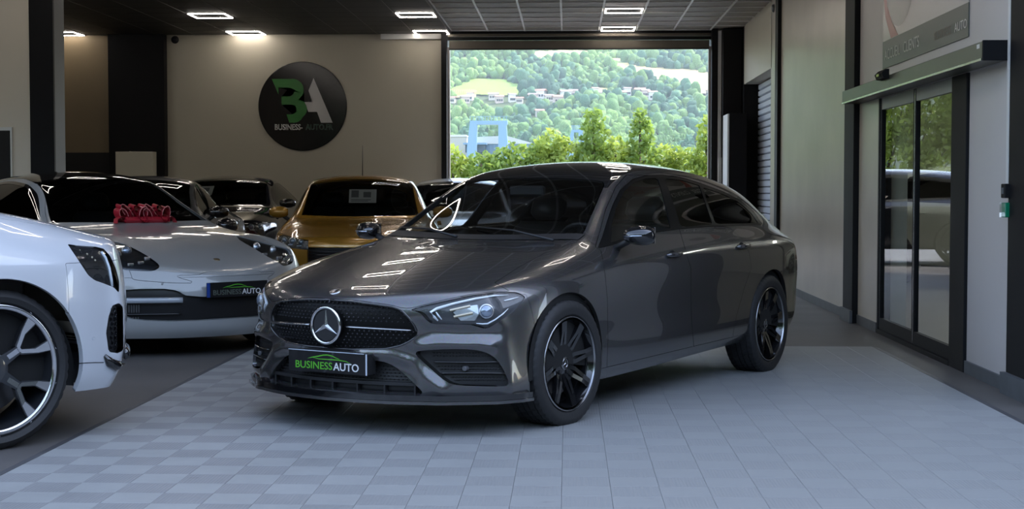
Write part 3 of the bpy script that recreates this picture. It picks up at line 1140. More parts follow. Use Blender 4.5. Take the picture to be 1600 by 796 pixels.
def spoke_bm(path, widths, y_out, thick):
    """one spoke: centre line (r, tangential offset) list, half widths, outer face y per point"""
    bm = bmesh.new()
    rows = []
    for (r, t), w, y in zip(path, widths, y_out):
        rows.append([bm.verts.new((t - w, y, r)), bm.verts.new((t + w, y, r)), bm.verts.new((t + w * 0.6, y - thick, r)), bm.verts.new((t - w * 0.6, y - thick, r))])
    for a, b in zip(rows, rows[1:]):
        for k in range(4):
            bm.faces.new((a[k], a[(k + 1) % 4], b[(k + 1) % 4], b[k]))
    bm.faces.new(rows[0][::-1]); bm.faces.new(rows[-1])
    return bm

def brake(parent, Rr, y, caliper_mat, ang=0.0):
    bm = bmesh.new()
    rr = Rr * 0.70
    A = add_lathe(bm, [(rr * 0.45, y), (rr, y), (rr, y - 0.03), (rr * 0.45, y - 0.03)], 48, 'Y', closed=True)
    bm_obj('brake_disc', bm, M_disc, parent, angle=R(40))
    bm = bmesh.new()
    pts = []
    for a in np.linspace(-32, 32, 7): pts.append((rr * 0.66, a))
    outer = [((rr * 1.10) * cos(R(a)), (rr * 1.10) * sin(R(a))) for a in np.linspace(-30, 30, 8)]
    inner = [((rr * 0.66) * cos(R(a)), (rr * 0.66) * sin(R(a))) for a in np.linspace(30, -30, 6)]
    add_prism(bm, outer + inner, y + 0.012, y + 0.045, 'Y', Matrix.Rotation(-ang, 4, 'Y'))
    bm_obj('brake_caliper', bm, caliper_mat, parent)
    return

WHEEL = {}
def make_wheel(kind, car, x, y, Ro, Rr, w, lean=0.0):
    """wheel = tyre mesh (part) with rim pieces as sub-parts"""
    right = y < 0
    key = kind
    if key not in WHEEL:
        ty = bm_obj('wheel', tyre_bm(Ro, Rr, w, 144 if kind in ('cla', 'audi') else 72, kind in ('cla', 'audi')), M_tyre, car, angle=R(35))
        h = w / 2 * 0.94
        if kind == 'cla':
            mb = mat('black_alloy', (0.010, 0.010, 0.011), 0.12, coat=1)
            bm_obj('rim', rim_bm(Rr, w), mb, ty, angle=R(50))
            bm_obj('rim_lip', lip_bm(Rr, w, wid=0.004), mat('machined_lip', (0.40, 0.40, 0.41), 0.22, metal=1.0), ty, smooth=True)
            nsp = 16
            me = None
            for k in range(nsp):
                s_ = 1 if k % 2 else -1
                if k < 2:
                    b = spoke_bm([(0.045, 0.004 * s_), (0.10, 0.010 * s_), (0.17, -0.004 * s_), (Rr - 0.02, -0.018 * s_)], [0.013, 0.011, 0.011, 0.019],
                                 [h - 0.055, h - 0.035, h - 0.016, h - 0.008], 0.03)
                    so = bm_obj('spoke', b, mb, ty)
                    if k == 0: m0 = so.data
                    else: m1 = so.data
                else:
                    so = link_mesh('spoke', m0 if k % 2 == 0 else m1, ty)
                so.rotation_euler = (0, 2 * pi * (k - (0.5 if k % 2 else 0)) / nsp + 0.12, 0)
            bm = bmesh.new(); q = add_lathe(bm, [(0.078, h - 0.09), (0.072, h - 0.056), (0.045, h - 0.046), (0.034, h - 0.042)], 32, 'Y'); bm.faces.new(q[-1])
            bm_obj('hub', bm, mb, ty, angle=R(45))
            bm = bmesh.new(); q = add_lathe(bm, [(0.034, h - 0.044), (0.034, h - 0.036), (0.029, h - 0.034)], 28, 'Y')
            add_lathe(bm, [(0.026, h - 0.0355), (0.0235, h - 0.0335), (0.021, h - 0.0355)], 28, 'Y')
            star_bm(bm, 0.024, h - 0.0345, 0.0035)
            bm_obj('hub_emblem', bm, mat('grey_emblem', (0.35, 0.35, 0.36), 0.25, metal=1), ty)
            bm = bmesh.new(); q = add_lathe(bm, [(0.030, h - 0.038), (0.001, h - 0.038)], 24, 'Y')
            bm_obj('hub_cap', bm, M_dark, ty)
            for k in range(5):
                bm = bmesh.new(); q = add_lathe(bm, [(0.010, h - 0.055), (0.010, h - 0.042), (0.007, h - 0.040)], 8, 'Y'); bm.faces.new(q[-1])
                so = bm_obj('wheel_bolt', bm, M_dark, ty)
                a = 2 * pi * k / 5 + .3; so.location = (0.056 * cos(a), 0, 0.056 * sin(a))
            brake(ty, Rr, 0.015, mat('dark_caliper', (0.05, 0.05, 0.055), 0.3), 0)
        elif kind == 'audi':
            mb = mat('anthracite_alloy', (0.045, 0.048, 0.055), 0.28, metal=0.5, coat=1)
            mf = mat('diamond_cut_alloy', (0.62, 0.63, 0.66), 0.16, metal=1.0)
            bm_obj('rim', rim_bm(Rr, w), mb, ty, angle=R(50))
            bm_obj('rim_lip', lip_bm(Rr, w, wid=0.020), mf, ty, smooth=True)
            for k in range(5):
                # Y spoke: trunk that forks, machined face with dark flanks
                g = bmesh.new()
                trunk = [(0.05, 0), (0.155, 0)]
                def slab(pts, hw, yo):
                    b = spoke_bm(pts, hw, yo, 0.045)
                    tmp = bpy.data.meshes.new('t'); b.to_mesh(tmp); b.free(); g.from_mesh(tmp); bpy.data.meshes.remove(tmp)
                slab([(0.05, 0), (0.16, 0)], [0.030, 0.020], [h - 0.045, h - 0.02])
                for sg in (1, -1):
                    slab([(0.145, 0.010 * sg), (0.215, 0.058 * sg), (Rr - 0.012, 0.085 * sg)], [0.017, 0.017, 0.034], [h - 0.022, h - 0.012, h - 0.006])
                so = bm_obj('spoke', g, mb, ty)
                so.rotation_euler = (0, 2 * pi * k / 5 + AUDI_PHASE, 0)
                g = bmesh.new()
                def face(pts, hw, yo):
                    rr = []
                    for (r, t), w_, y_ in zip(pts, hw, yo):
                        rr.append([g.verts.new((t - w_, y_ + 0.0015, r)), g.verts.new((t + w_, y_ + 0.0015, r))])
                    for a, b in zip(rr, rr[1:]): g.faces.new((a[0], a[1], b[1], b[0]))
                face([(0.09, 0), (0.16, 0)], [0.012, 0.013], [h - 0.037, h - 0.02])
                for sg in (1, -1):
                    face([(0.150, 0.010 * sg), (0.215, 0.058 * sg), (Rr - 0.014, 0.085 * sg)], [0.011, 0.012, 0.029], [h - 0.0215, h - 0.012, h - 0.006])
                sf = bm_obj('spoke_face', g, mf, ty)
                sf.rotation_euler = so.rotation_euler
            bm = bmesh.new(); q = add_lathe(bm, [(0.085, h - 0.08), (0.078, h - 0.045), (0.040, h - 0.035)], 32, 'Y'); bm.faces.new(q[-1])
            bm_obj('hub', bm, mb, ty, angle=R(45))
            brake(ty, Rr, 0.01, mat('graphite_caliper', (0.10, 0.10, 0.11), 0.3), 0)
        else:
            mb = mat('silver_alloy', (0.32, 0.33, 0.34), 0.28, metal=1.0) if kind != 'dark' else mat('dark_alloy', (0.03, 0.03, 0.033), 0.2, coat=1)
            bm_obj('rim', rim_bm(Rr, w, 40), mb, ty, angle=R(50))
            for k in range(5):
                if k == 0:
                    so = bm_obj('spoke', spoke_bm([(0.04, 0), (0.12, 0.0), (Rr - 0.02, 0)], [0.022, 0.024, 0.042], [h - 0.04, h - 0.02, h - 0.01], 0.03), mb, ty); m0 = so.data
                else: so = link_mesh('spoke', m0, ty)
                so.rotation_euler = (0, 2 * pi * k / 5, 0)
            bm = bmesh.new(); q = add_lathe(bm, [(0.06, h - 0.07), (0.055, h - 0.036), (0.02, h - 0.03)], 20, 'Y'); bm.faces.new(q[-1])
            bm_obj('hub', bm, mb, ty)
            brake(ty, Rr, 0.0, M_dark, 0)
        WHEEL[key] = ty
        wh = ty
    else:
        wh = copy_tree(WHEEL[key], car)
    wh.location = (x, y, Ro)
    wh.rotation_euler = (0, 0, (pi if right else 0) + lean)
    return wh

def star_bm(bm, r, y, w, t=0.003):
    for k in range(3):
        a = pi / 2 + 2 * pi * k / 3
        d = Vector((cos(a), 0, sin(a))); n = Vector((-sin(a), 0, cos(a)))
        c = bm.verts.new((0, y + t * 1.6, 0)); tip = bm.verts.new(d * r + Vector((0, y, 0)))
        l = bm.verts.new(n * w + Vector((0, y, 0)) - d * w * .4); q = bm.verts.new(-n * w + Vector((0, y, 0)) - d * w * .4)
        bm.faces.new((c, tip, l)); bm.faces.new((c, q, tip))

def well(car, x, y, Rw, wid):
    """dark liner behind a wheel"""
    sg = 1 if y > 0 else -1
    bm = bmesh.new()
    prof = [(Rw, sg * 0.86), (Rw, sg * (0.86 - wid)), (0.02, sg * (0.86 - wid))]
    n = 28
    rings = []
    for (r, yy) in prof:
        rings.append([bm.verts.new((x + r * cos(a), yy if False else y + sg * 0.07, r * sin(a) + 0.33)) for a in np.linspace(-0.15, pi + 0.15, n)])
    for i in range(2):
        for k in range(n - 1):
            bm.faces.new((rings[i][k], rings[i][k + 1], rings[i + 1][k + 1], rings[i + 1][k]))
    return bm_obj('wheel_well', bm, M_well, car)

def plate(parent, M, w=0.52, h=0.11, blue='right'):
    """number plate carrying the dealer's lettering. local x across (viewer's right), y up, z out of the plate"""
    Mb = mat('plate_black', (0.012, 0.012, 0.013), 0.3, coat=0.4)
    bm = bmesh.new(); add_box(bm, -w / 2, w / 2, -h / 2, h / 2, -0.006, 0.0, 0.0015)
    p = bm_obj('number_plate', bm, Mb, parent); p.matrix_local = M
    p['label'] = 'black plate with green car outline and two-tone lettering'
    Mw = mat('plate_pale_edge', (0.55, 0.60, 0.68), 0.3)
    bx = (w / 2 - 0.010, w / 2 - 0.001) if blue == 'right' else (-w / 2 + 0.002, -w / 2 + 0.028)
    o = box('plate_strip', bx[0], bx[1], -h / 2 + 0.002, h / 2 - 0.002, 0.0002, 0.0012, Mw if blue == 'right' else mat('plate_blue', (0.02, 0.06, 0.28), 0.3), p)
    if blue == 'right':
        box('plate_edge', -w / 2, w / 2 - 0.02, h / 2 - 0.0035, h / 2, 0.0002, 0.0012, Mw, p)
    Mg = mat('plate_green_print', (0.10, 0.42, 0.03), 0.4); Mww = mat('plate_white_print', (0.72, 0.72, 0.72), 0.4)
    if blue != 'right': Mg2 = mat('plate_grey_green_print', (0.11, 0.13, 0.11), 0.4)
    else: Mg2 = Mg
    a = text_mesh('plate_lettering', 'BUSINESS', 0.052, 0.0004, Mg2, p, Matrix.Translation((-0.088, -0.022, 0.001)), xscale=1.12, offset=0.0005)
    b = text_mesh('plate_lettering', 'AUTO', 0.055, 0.0004, Mww, p, Matrix.Translation((0.121, -0.022, 0.001)), xscale=1.05, offset=0.0008)
    # swoosh in the outline of a car
    def sw(pts, m_):
        up = [(x, y + t) for (x, y, t) in pts]; dn = [(x, y - t) for (x, y, t) in pts][::-1]
        bm = bmesh.new(); add_prism(bm, up + dn, 0.0008, 0.0014, 'Z'); bmesh.ops.triangulate(bm, faces=[f for f in bm.faces if len(f.verts) > 4])
        bm_obj('plate_emblem', bm, m_, p)
    sw([(-0.125, 0.012, 0.0006), (-0.095, 0.020, 0.0022), (-0.06, 0.026, 0.003), (-0.025, 0.034, 0.003), (0.0, 0.036, 0.003), (0.03, 0.033, 0.0026), (0.06, 0.023, 0.0016), (0.078, 0.019, 0.0006)], Mg)
    sw([(-0.10, 0.019, 0.0005), (-0.05, 0.013, 0.002), (0.01, 0.014, 0.0024), (0.07, 0.014, 0.0024), (0.12, 0.010, 0.0018), (0.15, 0.000, 0.0006)], Mg)
    return p

def seats(car, xs, zf, w=0.36, m=None):
    m = m or mat('black_seat_leather', (0.02, 0.02, 0.021), 0.45)
    first = None
    for (x, y) in xs:
        bm = bmesh.new()
        add_box(bm, x - 0.25, x + 0.27, y - 0.25, y + 0.25, zf, zf + 0.16, 0.05)
        o = bm_obj('seat', bm, m, car, angle=R(60))
        Mr = Matrix.Translation((x - 0.24, y, zf + 0.10)) @ Matrix.Rotation(R(-20), 4, 'Y')
        bm = bmesh.new(); add_box(bm, -0.06, 0.06, -0.24, 0.24, 0, 0.58, 0.05, Mr)
        bm_obj('backrest', bm, m, o, angle=R(60))
        bm = bmesh.new(); add_box(bm, -0.05, 0.05, -0.13, 0.13, 0.60, 0.76, 0.04, Mr)
        bm_obj('headrest', bm, m, o, angle=R(60))

def cabin(car, s0, s1, yw, zf, zdash, sdash, m=None):
    """floor tub, dashboard and steering wheel"""
    m = m or M_dark
    bm = bmesh.new()
    add_box(bm, -s1, -s0, -yw, yw, zf - 0.05, zf)
    bm_obj('cabin_floor', bm, m, car)
    bm = bmesh.new()
    add_prism(bm, [(-sdash - 0.35, zdash - 0.28), (-sdash - 0.42, zdash - 0.12), (-sdash - 0.30, zdash - 0.01), (-sdash + 0.25, zdash - 0.05), (-sdash + 0.25, zdash - 0.28)], -yw + 0.02, yw - 0.02, 'Y')
    o = bm_obj('dashboard', bm, mat('soft_black_dashboard', (0.015, 0.015, 0.016), 0.6), car)
    bm = bmesh.new()
    Mt = Matrix.Translation((-sdash - 0.50, 0.36, zdash - 0.06)) @ Matrix.Rotation(R(-65), 4, 'Y')
    add_tube(bm, [Mt @ Vector((0.18 * cos(a), 0.18 * sin(a), 0)) for a in np.linspace(0, 2 * pi, 25)[:-1]], 0.015, 8, closed=True)
    add_box(bm, -0.17, 0.17, -0.02, 0.02, -0.012, 0.012, 0, Mt)
    bm_obj('steering_wheel', bm, m, car)
# ================================================================== MAIN CAR: grey shooting brake
def car_matrix(nx, ny, th):
    return Matrix.Translation((nx, ny, 0)) @ Matrix.Rotation(th, 4, 'Z')

def flake_paint(name, c, metal, rough, coat=1.0):
    m = mat(name, c, rough, metal=metal, coat=coat, coat_rough=0.01)
    nt = m.node_tree; b = nt.nodes['Principled BSDF']
    tc = nt.nodes.new('ShaderNodeTexCoord')
    v = nt.nodes.new('ShaderNodeTexVoronoi'); v.inputs['Scale'].default_value = 900
    nt.links.new(tc.outputs['Object'], v.inputs['Vector'])
    mx = nt.nodes.new('ShaderNodeMix'); mx.data_type = 'RGBA'
    mx.inputs[0].default_value = 0.12
    mx.inputs[6].default_value = (*c, 1)
    nt.links.new(v.outputs['Color'], mx.inputs[7])
    nt.links.new(mx.outputs[2], b.inputs['Base Color'])
    return m

CLA = dict(
    S=[0.03, .12, .28, .46, .68, .93, 1.15, 1.36, 1.5, 1.68, 1.86, 2.0, 2.12, 2.3, 2.6, 2.9, 3.2, 3.45, 3.66, 3.9, 4.1, 4.26, 4.40, 4.52, 4.62],
    zc=[(0, .685), (.06, .718), (.15, .755), (.3, .795), (.6, .855), (1.0, .915), (1.36, .955), (1.52, 1.045), (1.75, 1.185), (2.02, 1.335), (2.2, 1.392), (2.6, 1.432), (3.1, 1.428), (3.7, 1.380), (4.2, 1.305), (4.32, 1.262), (4.5, 1.08), (4.62, .95)],
    zr=[(0, .655), (.1, .69), (.3, .745), (.6, .815), (1.0, .890), (1.42, .955), (1.6, 1.045), (1.8, 1.165), (2.05, 1.290), (2.3, 1.352), (2.7, 1.368), (3.2, 1.338), (3.7, 1.280), (4.1, 1.20), (4.35, 1.09), (4.62, .93)],
    yr=[(0, .48), (.3, .56), (.9, .64), (1.42, .675), (1.8, .62), (2.05, .585), (2.4, .565), (3.0, .55), (3.6, .53), (4.1, .505), (4.62, .49)],
    zb=[(0, .62), (.25, .70), (.5, .765), (.9, .84), (1.4, .905), (2.2, .965), (3.0, .985), (3.8, .99), (4.3, .955), (4.62, .89)],
    yb=[(0, .60), (.4, .715), (.9, .785), (1.45, .790), (2.2, .775), (3.0, .765), (3.6, .735), (4.1, .685), (4.62, .60)],
    zs=[(0, .58), (.25, .635), (.5, .70), (.9, .785), (1.4, .83), (2.2, .87), (3.2, .90), (4.0, .90), (4.62, .84)],
    ys=[(0, .64), (.35, .725), (.6, .815), (.93, .872), (1.4, .882), (2.3, .885), (3.2, .893), (3.7, .895), (4.15, .85), (4.45, .775), (4.69, .66)],
    zbot=[(0, .185), (.5, .17), (.93, .20), (1.3, .195), (3.2, .235), (3.7, .24), (4.2, .23), (4.69, .25)],
    T=[0, .12, .24, .36, .48, .60, .73, .90, 1.0], DY=[0, .015, .017, .012, .006, .002, .004, -.003, -.05],
    TF=[0, .10, .22, .34, .46, .58, .72, .88, 1.0], DYF=[0, .03, .044, .054, .062, .073, .086, .10, .07],
    F=[.035, -.004, -.009, .0, .018, .036, .045, .012, .05], G=[.40, .40, .40, .40, .385, .37, .36, .39, .38],
    R=[4.62, 4.64, 4.66, 4.68, 4.68, 4.68, 4.67, 4.62, 4.57], GR=[.34] * 9,
    pf=2.3, pr=3.0, B=0.95, wf=.91, wr=3.64, flare=0.018)

TH = -2.0904
NOSE = (-1.219, 7.428)
cla_m = car_matrix(NOSE[0], NOSE[1], TH)
cla = thing('car', 'grey estate car with black wheels and dark windows in the centre foreground', 'car', (NOSE[0], NOSE[1], 0), TH)
M_grey = flake_paint('mountain_grey_metallic', (0.060, 0.057, 0.059), 0.78, 0.27)
M_gtint = glass('tinted_side_glass', (0.04, 0.04, 0.04), ior=1.5)
M_gfront = glass('front_door_glass', (0.88, 0.92, 0.92), ior=1.5)
M_gws = glass('windscreen_glass', (0.62, 0.65, 0.64), ior=1.5)

class Cutter:
    """splits a skin region by region; fields are functions of positions and folded pixels"""
    def __init__(self, sk):
        self.sk = sk; self.rest = list(sk.F)
    def cut(self, fn, faces=None):
        A = np.array(self.sk.V); N = np.array(self.sk.N)
        s, y, z = -A[:, 0], np.abs(A[:, 1]), A[:, 2]
        P = self.sk.px(A) if self.sk.M is not None else None
        ny = N[:, 1] * np.sign(A[:, 1]); nx = N[:, 0]; nz = N[:, 2]
        phi = fn(dict(s=s, y=y, z=z, P=P, ny=ny, nx=nx, nz=nz, Y=A[:, 1]))
        src = self.rest if faces is None else faces
        a, b = self.sk.split(src, phi)
        if faces is None: self.rest = b
        return (a, b)
    def take(self, fn):
        return self.cut(fn)[0]

def mx(*a):
    r = a[0]
    for k in a[1:]: r = np.maximum(r, k)
    return r

def build_cla():
    sk = Skin(CLA, 3, cla_m)
    def sculpt(k, A, N):
        P = k.px(A); s_ = -A[:, 0]; g = (s_ < .62) & (A[:, 2] < .72) & (A[:, 2] > .2)
        G_ = lambda line, sg: np.exp(-(line_dist(P, line) / sg) ** 2)
        d = .013 * G_([(656, 540), (700, 538), (745, 538), (766, 541)], 9)
        d += -.013 * G_([(672, 517), (720, 521), (778, 520)], 11)
        d += .016 * G_([(560, 553), (610, 555), (643, 566), (668, 592), (690, 612)], 8)
        d += -.010 * G_([(655, 508), (662, 530)], 8)
        d += -.010 * G_([(690, 572), (722, 612)], 7) * 0
        return np.where(g, d, 0)
    sk.deform(sculpt)
    C = Cutter(sk)
    Ra, zw = 0.368, 0.335
    # wheel openings
    for sw in (.91, 3.64):
        C.take(lambda q: mx(np.hypot(q['s'] - sw, q['z'] - zw) - Ra, .55 - q['y']))
    ws_poly = [(905.5, 371.0), (913, 362), (918, 350), (932, 318), (944, 290), (943, 284.5), (925, 281), (880, 278.7), (832, 278), (760, 279), (640, 374), (745, 374.5), (820, 376), (892, 375.3)]
    f_ws = C.take(lambda q: mx(sd_poly(q['P'], ws_poly), (q['s'] - 2.3) * 300, (1.2 - q['s']) * 300))
    dlo = [(934, 388.5), (941, 372), (947, 352), (957, 322), (970, 296), (988, 280.5), (1009, 274.5), (1035.5, 273.5), (1067, 278), (1099, 288), (1130.5, 299.5), (1157, 313), (1178, 331), (1191, 350), (1188, 352.3), (1114.7, 353.8), (1062, 358), (1022, 363.5), (983, 374.5), (956, 383)]
    w1 = [(955, 379), (956, 352), (964, 322), (975, 300), (992, 285), (1010, 279), (1028, 278.5), (1036, 305), (1046, 345), (1048, 357.5), (1010, 363), (983, 370)]
    w2 = [(1039.5, 279), (1067, 282), (1093, 290), (1100, 310), (1113, 348.5), (1113, 350), (1064, 355), (1055, 325)]
    w3 = [(1098.5, 293), (1130, 303.5), (1155, 316), (1174, 333), (1185, 348.5), (1118.5, 350), (1108, 322)]
    def win(poly): return lambda q: mx(sd_poly(q['P'], poly), (.45 - q['ny']) * 200, (1.35 - q['s']) * 300, (.35 - q['y']) * 300)
    f_w = [C.take(win(w)) for w in (w1, w2, w3)]
    f_dlo = C.take(win(dlo))
    # roof skin, rear glass
    yr = pchip(CLA['yr'])
    f_roof = C.take(lambda q: mx(q['y'] - .93 * yr(q['s']), 1.95 - q['s'], q['s'] - 4.25, 1.1 - q['z']) * 300)
    f_rg = C.take(lambda q: mx(q['y'] - .93 * yr(q['s']), 4.25 - q['s'], .985 - q['z']) * 300)
    # lamps, grille, intakes
    hl = [(640.5, 484.5), (660, 478.6), (685.6, 472.7), (735.9, 462.2), (776, 457.2), (806, 457.2), (814, 460), (821, 464.4), (812, 477), (801, 488), (781, 502), (764, 512.5), (757, 514), (750, 512), (735.9, 508), (678, 506.5), (671, 504.5), (665, 499), (658, 490.5), (650, 487)]
    f_hl = C.take(lambda q: mx(sd_poly(q['P'], hl), (q['s'] - .9) * 300))
    gr = rnd([(380, 467), (500.5, 468), (550.8, 471.0), (613.6, 479.6), (627, 485), (640, 499), (650, 513), (653, 523), (643.7, 532.5), (626, 541), (601, 546.5), (550.8, 547.3), (475, 541), (380, 536)], 1)
    f_gr = C.take(lambda q: mx(sd_poly(q['P'], gr), (q['s'] - .5) * 300))
    si = rnd([(646, 552), (655, 548.5), (700.7, 545.8), (740, 546.5), (763, 552), (778, 564), (789, 582), (796, 600), (790, 604.5), (735, 603.5), (706, 601.5), (690, 592), (668, 572)], 1)
    f_si = C.take(lambda q: mx(sd_poly(q['P'], si), (q['s'] - .9) * 300))
    ci = rnd([(330, 553), (500, 557), (578, 563.0), (601, 565.5), (617, 573), (632, 585), (646, 599), (664, 616), (650, 619), (600, 617.5), (525.6, 610), (380, 600)], 1)
    f_ci = C.take(lambda q: mx(sd_poly(q['P'], ci), (q['s'] - .5) * 300))
    # hood
    hood = [(430, 466), (500, 466), (552, 469), (614, 477.5), (628, 482), (641, 482.5), (686, 471), (736, 460.5), (776, 455.6), (797, 455.5), (773, 442), (812, 417), (853, 395), (904, 377.3), (892, 378), (820, 379.5), (745, 378), (600, 376), (500, 380)]
    f_hood = C.take(lambda q: mx(sd_poly(q['P'], hood), (q['s'] - 1.7) * 300, (.2 - q['nz']) * 100))
    # tail lamps
    f_tl = C.take(lambda q: mx(4.22 - q['s'], np.abs(q['z'] - .80) - .075 + .05 * np.clip(4.62 - q['s'], 0, 1), .28 - q['y']) * 300)
    # skirts, doors, wings
    f_sk = C.take(lambda q: mx(q['z'] - (.262 + .014 * (q['s'] - 1.17)), 1.27 - q['s'], q['s'] - 3.32, .5 - q['y']) * 300)
    d1 = [(939, 392), (943, 412), (946, 435), (949, 467), (950, 531), (947, 600), (1088, 600), (1084, 541), (1080, 493), (1079.5, 419), (1063.7, 366), (1037, 276), (1033, 262), (1005, 262), (980, 272), (962, 292), (946, 328), (937, 362), (930, 386)]
    d2 = [(1037, 276), (1063.7, 366), (1079.5, 419), (1080, 493), (1084, 541), (1088, 600), (1138, 600), (1146, 519.5), (1151, 493), (1163, 451), (1174, 419), (1171, 396), (1160, 374), (1140, 356), (1117, 352), (1096, 287), (1088, 276), (1060, 266), (1036, 262)]
    lim = lambda q: mx((1.2 - q['s']), (q['s'] - 3.6), (.4 - q['y']), (q['z'] - 1.33)) * 300
    f_d1 = C.take(lambda q: mx(sd_poly(q['P'], d1), lim(q)))
    f_d2 = C.take(lambda q: mx(sd_poly(q['P'], d2), lim(q)))
    f_bump = C.take(lambda q: mx(q['s'] - (.615 - .1 * np.clip(q['z'] - .5, 0, 1)), q['z'] - (.71)) * 300)
    f_rb = C.take(lambda q: mx(4.02 + .25 * np.clip(q['z'] - .45, 0, 1) - q['s'], q['z'] - .66) * 300)
    f_tg = C.take(lambda q: mx(4.30 - q['s'], q['y'] - .62) * 300)
    f_wing = C.take(lambda q: mx(q['s'] - 1.45, q['z'] - (.93 + .10 * (q['s'] - 1.2))) * 300)
    f_shell = C.rest
    # ---- parts
    panel(sk, 'windscreen', f_ws, M_gws, cla, gap=0.004, depth=0.006)
    fr = M_gloss
    first_ = True
    for nm, ff in zip(('door_glass', 'door_glass', 'quarter_glass'), f_w):
        for side in by_side(sk, ff):
            o = panel(sk, nm, side, M_gfront if first_ else M_gtint, cla, gap=0.0, depth=0.0, push=0.004)
        first_ = False
    for side in by_side(sk, f_dlo): panel(sk, 'window_trim', side, mat('window_trim_black', (0.006, 0.006, 0.006), 0.25, spec=.25), cla, gap=0.001, depth=0.008, push=0.001)
    panel(sk, 'roof', f_roof, M_gloss, cla, gap=0.001)
    panel(sk, 'rear_window', f_rg, M_gtint, cla, gap=0.002)
    panel(sk, 'bonnet', f_hood, M_grey, cla, gap=0.002, depth=0.02)
    for side in by_side(sk, f_tl): panel(sk, 'tail_lamp', side, mat('red_lens', (0.25, 0.005, 0.005), 0.1, coat=1), cla)
    for side in by_side(sk, f_sk): panel(sk, 'side_skirt', side, M_grey, cla, gap=0.001, depth=0.02)
    D = []
    for ff in (f_d1, f_d2):
        l, r = by_side(sk, ff)
        D.append((panel(sk, 'door', l, M_grey, cla, gap=0.0022, depth=0.02), panel(sk, 'door', r, M_grey, cla, gap=0.0022, depth=0.02)))
    bumper = panel(sk, 'front_bumper', f_bump, M_grey, cla, gap=0.0006, depth=0.035)
    panel(sk, 'rear_bumper', f_rb, M_grey, cla, gap=0.0015, depth=0.02)
    panel(sk, 'tailgate', f_tg, M_grey, cla, gap=0.0015, depth=0.02)
    for side in by_side(sk, f_wing): panel(sk, 'front_wing', side, M_grey, cla, gap=0.0015, depth=0.02)
    panel(sk, 'body_shell', f_shell, M_grey, cla, gap=0.001, depth=0.025)
    # ---- headlamps
    M_lens = glass('clear_lamp_lens', (0.93, 0.95, 0.97), ior=1.45)
    M_house = mat('lamp_housing_grey', (0.055, 0.056, 0.06), 0.35)
    M_guide = mat('light_guide_white', (0.88, 0.92, 0.95), 0.2, coat=1)
    M_refl = mat('lamp_reflector', (0.72, 0.74, 0.78), 0.3, metal=1.0)
    pushd = Vector((-1, 0, 0))
    for si_, side in enumerate(by_side(sk, f_hl)):
        sg = 1 if si_ == 0 else -1
        h = panel(sk, 'headlamp', side, M_house, cla, gap=0.0, depth=-0.032, push=0.032, pushdir=pushd)
        panel(sk, 'lamp_lens', side, M_lens, h, gap=0.002, depth=0.0, push=0.003)
        def hp(u, v, d=0.012):
            p, n = sk.pix(u, v)
            p = p + pushd * d
            return Vector((p.x, p.y * sg, p.z))
        # daylight guide: top bar, hook at the inner end, lower sweep
        bm = bmesh.new()
        add_tube(bm, [hp(*c) for c in ((682, 502), (676, 496), (671, 488.5), (680, 483), (705, 475.5), (740, 467.5), (770, 462.8), (792, 461.8))], [.004, .007, .008, .0075, .0065, .006, .005, .003], 8)
        add_tube(bm, [hp(*c) for c in ((688, 500), (683, 494), (679, 488))], [.003, .005, .003], 6)
        bm_obj('light_guide', bm, M_guide, h, smooth=True)
        bm = bmesh.new()
        add_tube(bm, [hp(*c) for c in ((742, 506), (752, 507), (760, 506.5), (772, 500), (784, 491), (792, 483))], [.002, .004, .0045, .004, .0035, .002], 8)
        add_tube(bm, [hp(*c) for c in ((786, 470.5), (797, 468), (808, 465))], [.003, .0045, .003], 6)
        bm_obj('light_guide', bm, M_guide, h, smooth=True)
        # reflector block and projector lens
        bm = bmesh.new()
        pts = [hp(*c, 0.022) for c in ((704, 489), (720, 480), (742, 477), (744, 492), (738, 502), (716, 502))]
        fv = [bm.verts.new(p) for p in pts]; bk = [bm.verts.new(p + pushd * 0.012 + Vector((0, 0, 0))) for p in pts]
        bm.faces.new(fv)
        for i in range(6): bm.faces.new((fv[i], bk[i], bk[(i + 1) % 6], fv[(i + 1) % 6]))
        bm_obj('reflector', bm, M_refl, h)
        c = hp(757, 487, 0.018); n = Vector((0.80, 0.58 * sg, 0.1)).normalized()
        Mx = Matrix.Translation(c) @ n.to_track_quat('Y', 'Z').to_matrix().to_4x4()
        bm = bmesh.new(); r_ = add_lathe(bm, [(0.030, -0.01), (0.030, 0.008), (0.024, 0.012), (0.012, 0.017), (0.001, 0.019)], 24, 'Y', Mx)
        bm_obj('projector_lens', bm, mat('projector_glass', (0.30, 0.36, 0.45), 0.03, metal=0.6, coat=1), h, smooth=True)
        bm = bmesh.new(); add_lathe(bm, [(0.037, -0.01), (0.037, 0.006), (0.031, 0.008)], 24, 'Y', Mx)
        bm_obj('lens_ring', bm, M_refl, h, smooth=True)
        bm = bmesh.new()
        for (u0, v0, u1, v1) in ((700, 486, 732, 479), (706, 496, 736, 490)):
            a, b = hp(u0, v0, 0.016), hp(u1, v1, 0.016)
            add_tube(bm, [a, b], [(0.003, 0.006), (0.003, 0.007)], 4)
        bm_obj('lamp_fin', bm, mat('warm_reflector', (0.55, 0.47, 0.33), 0.15, metal=0.8), h)
    # ---- grille
    g = panel(sk, 'grille', f_gr, mat('grille_black_mesh', (0.004, 0.004, 0.004), 0.5, spec=.2), cla, gap=0.0, depth=-0.03, push=0.03, pushdir=pushd)
    M_frame = mat('grille_frame', (0.018, 0.018, 0.019), 0.2, coat=1)
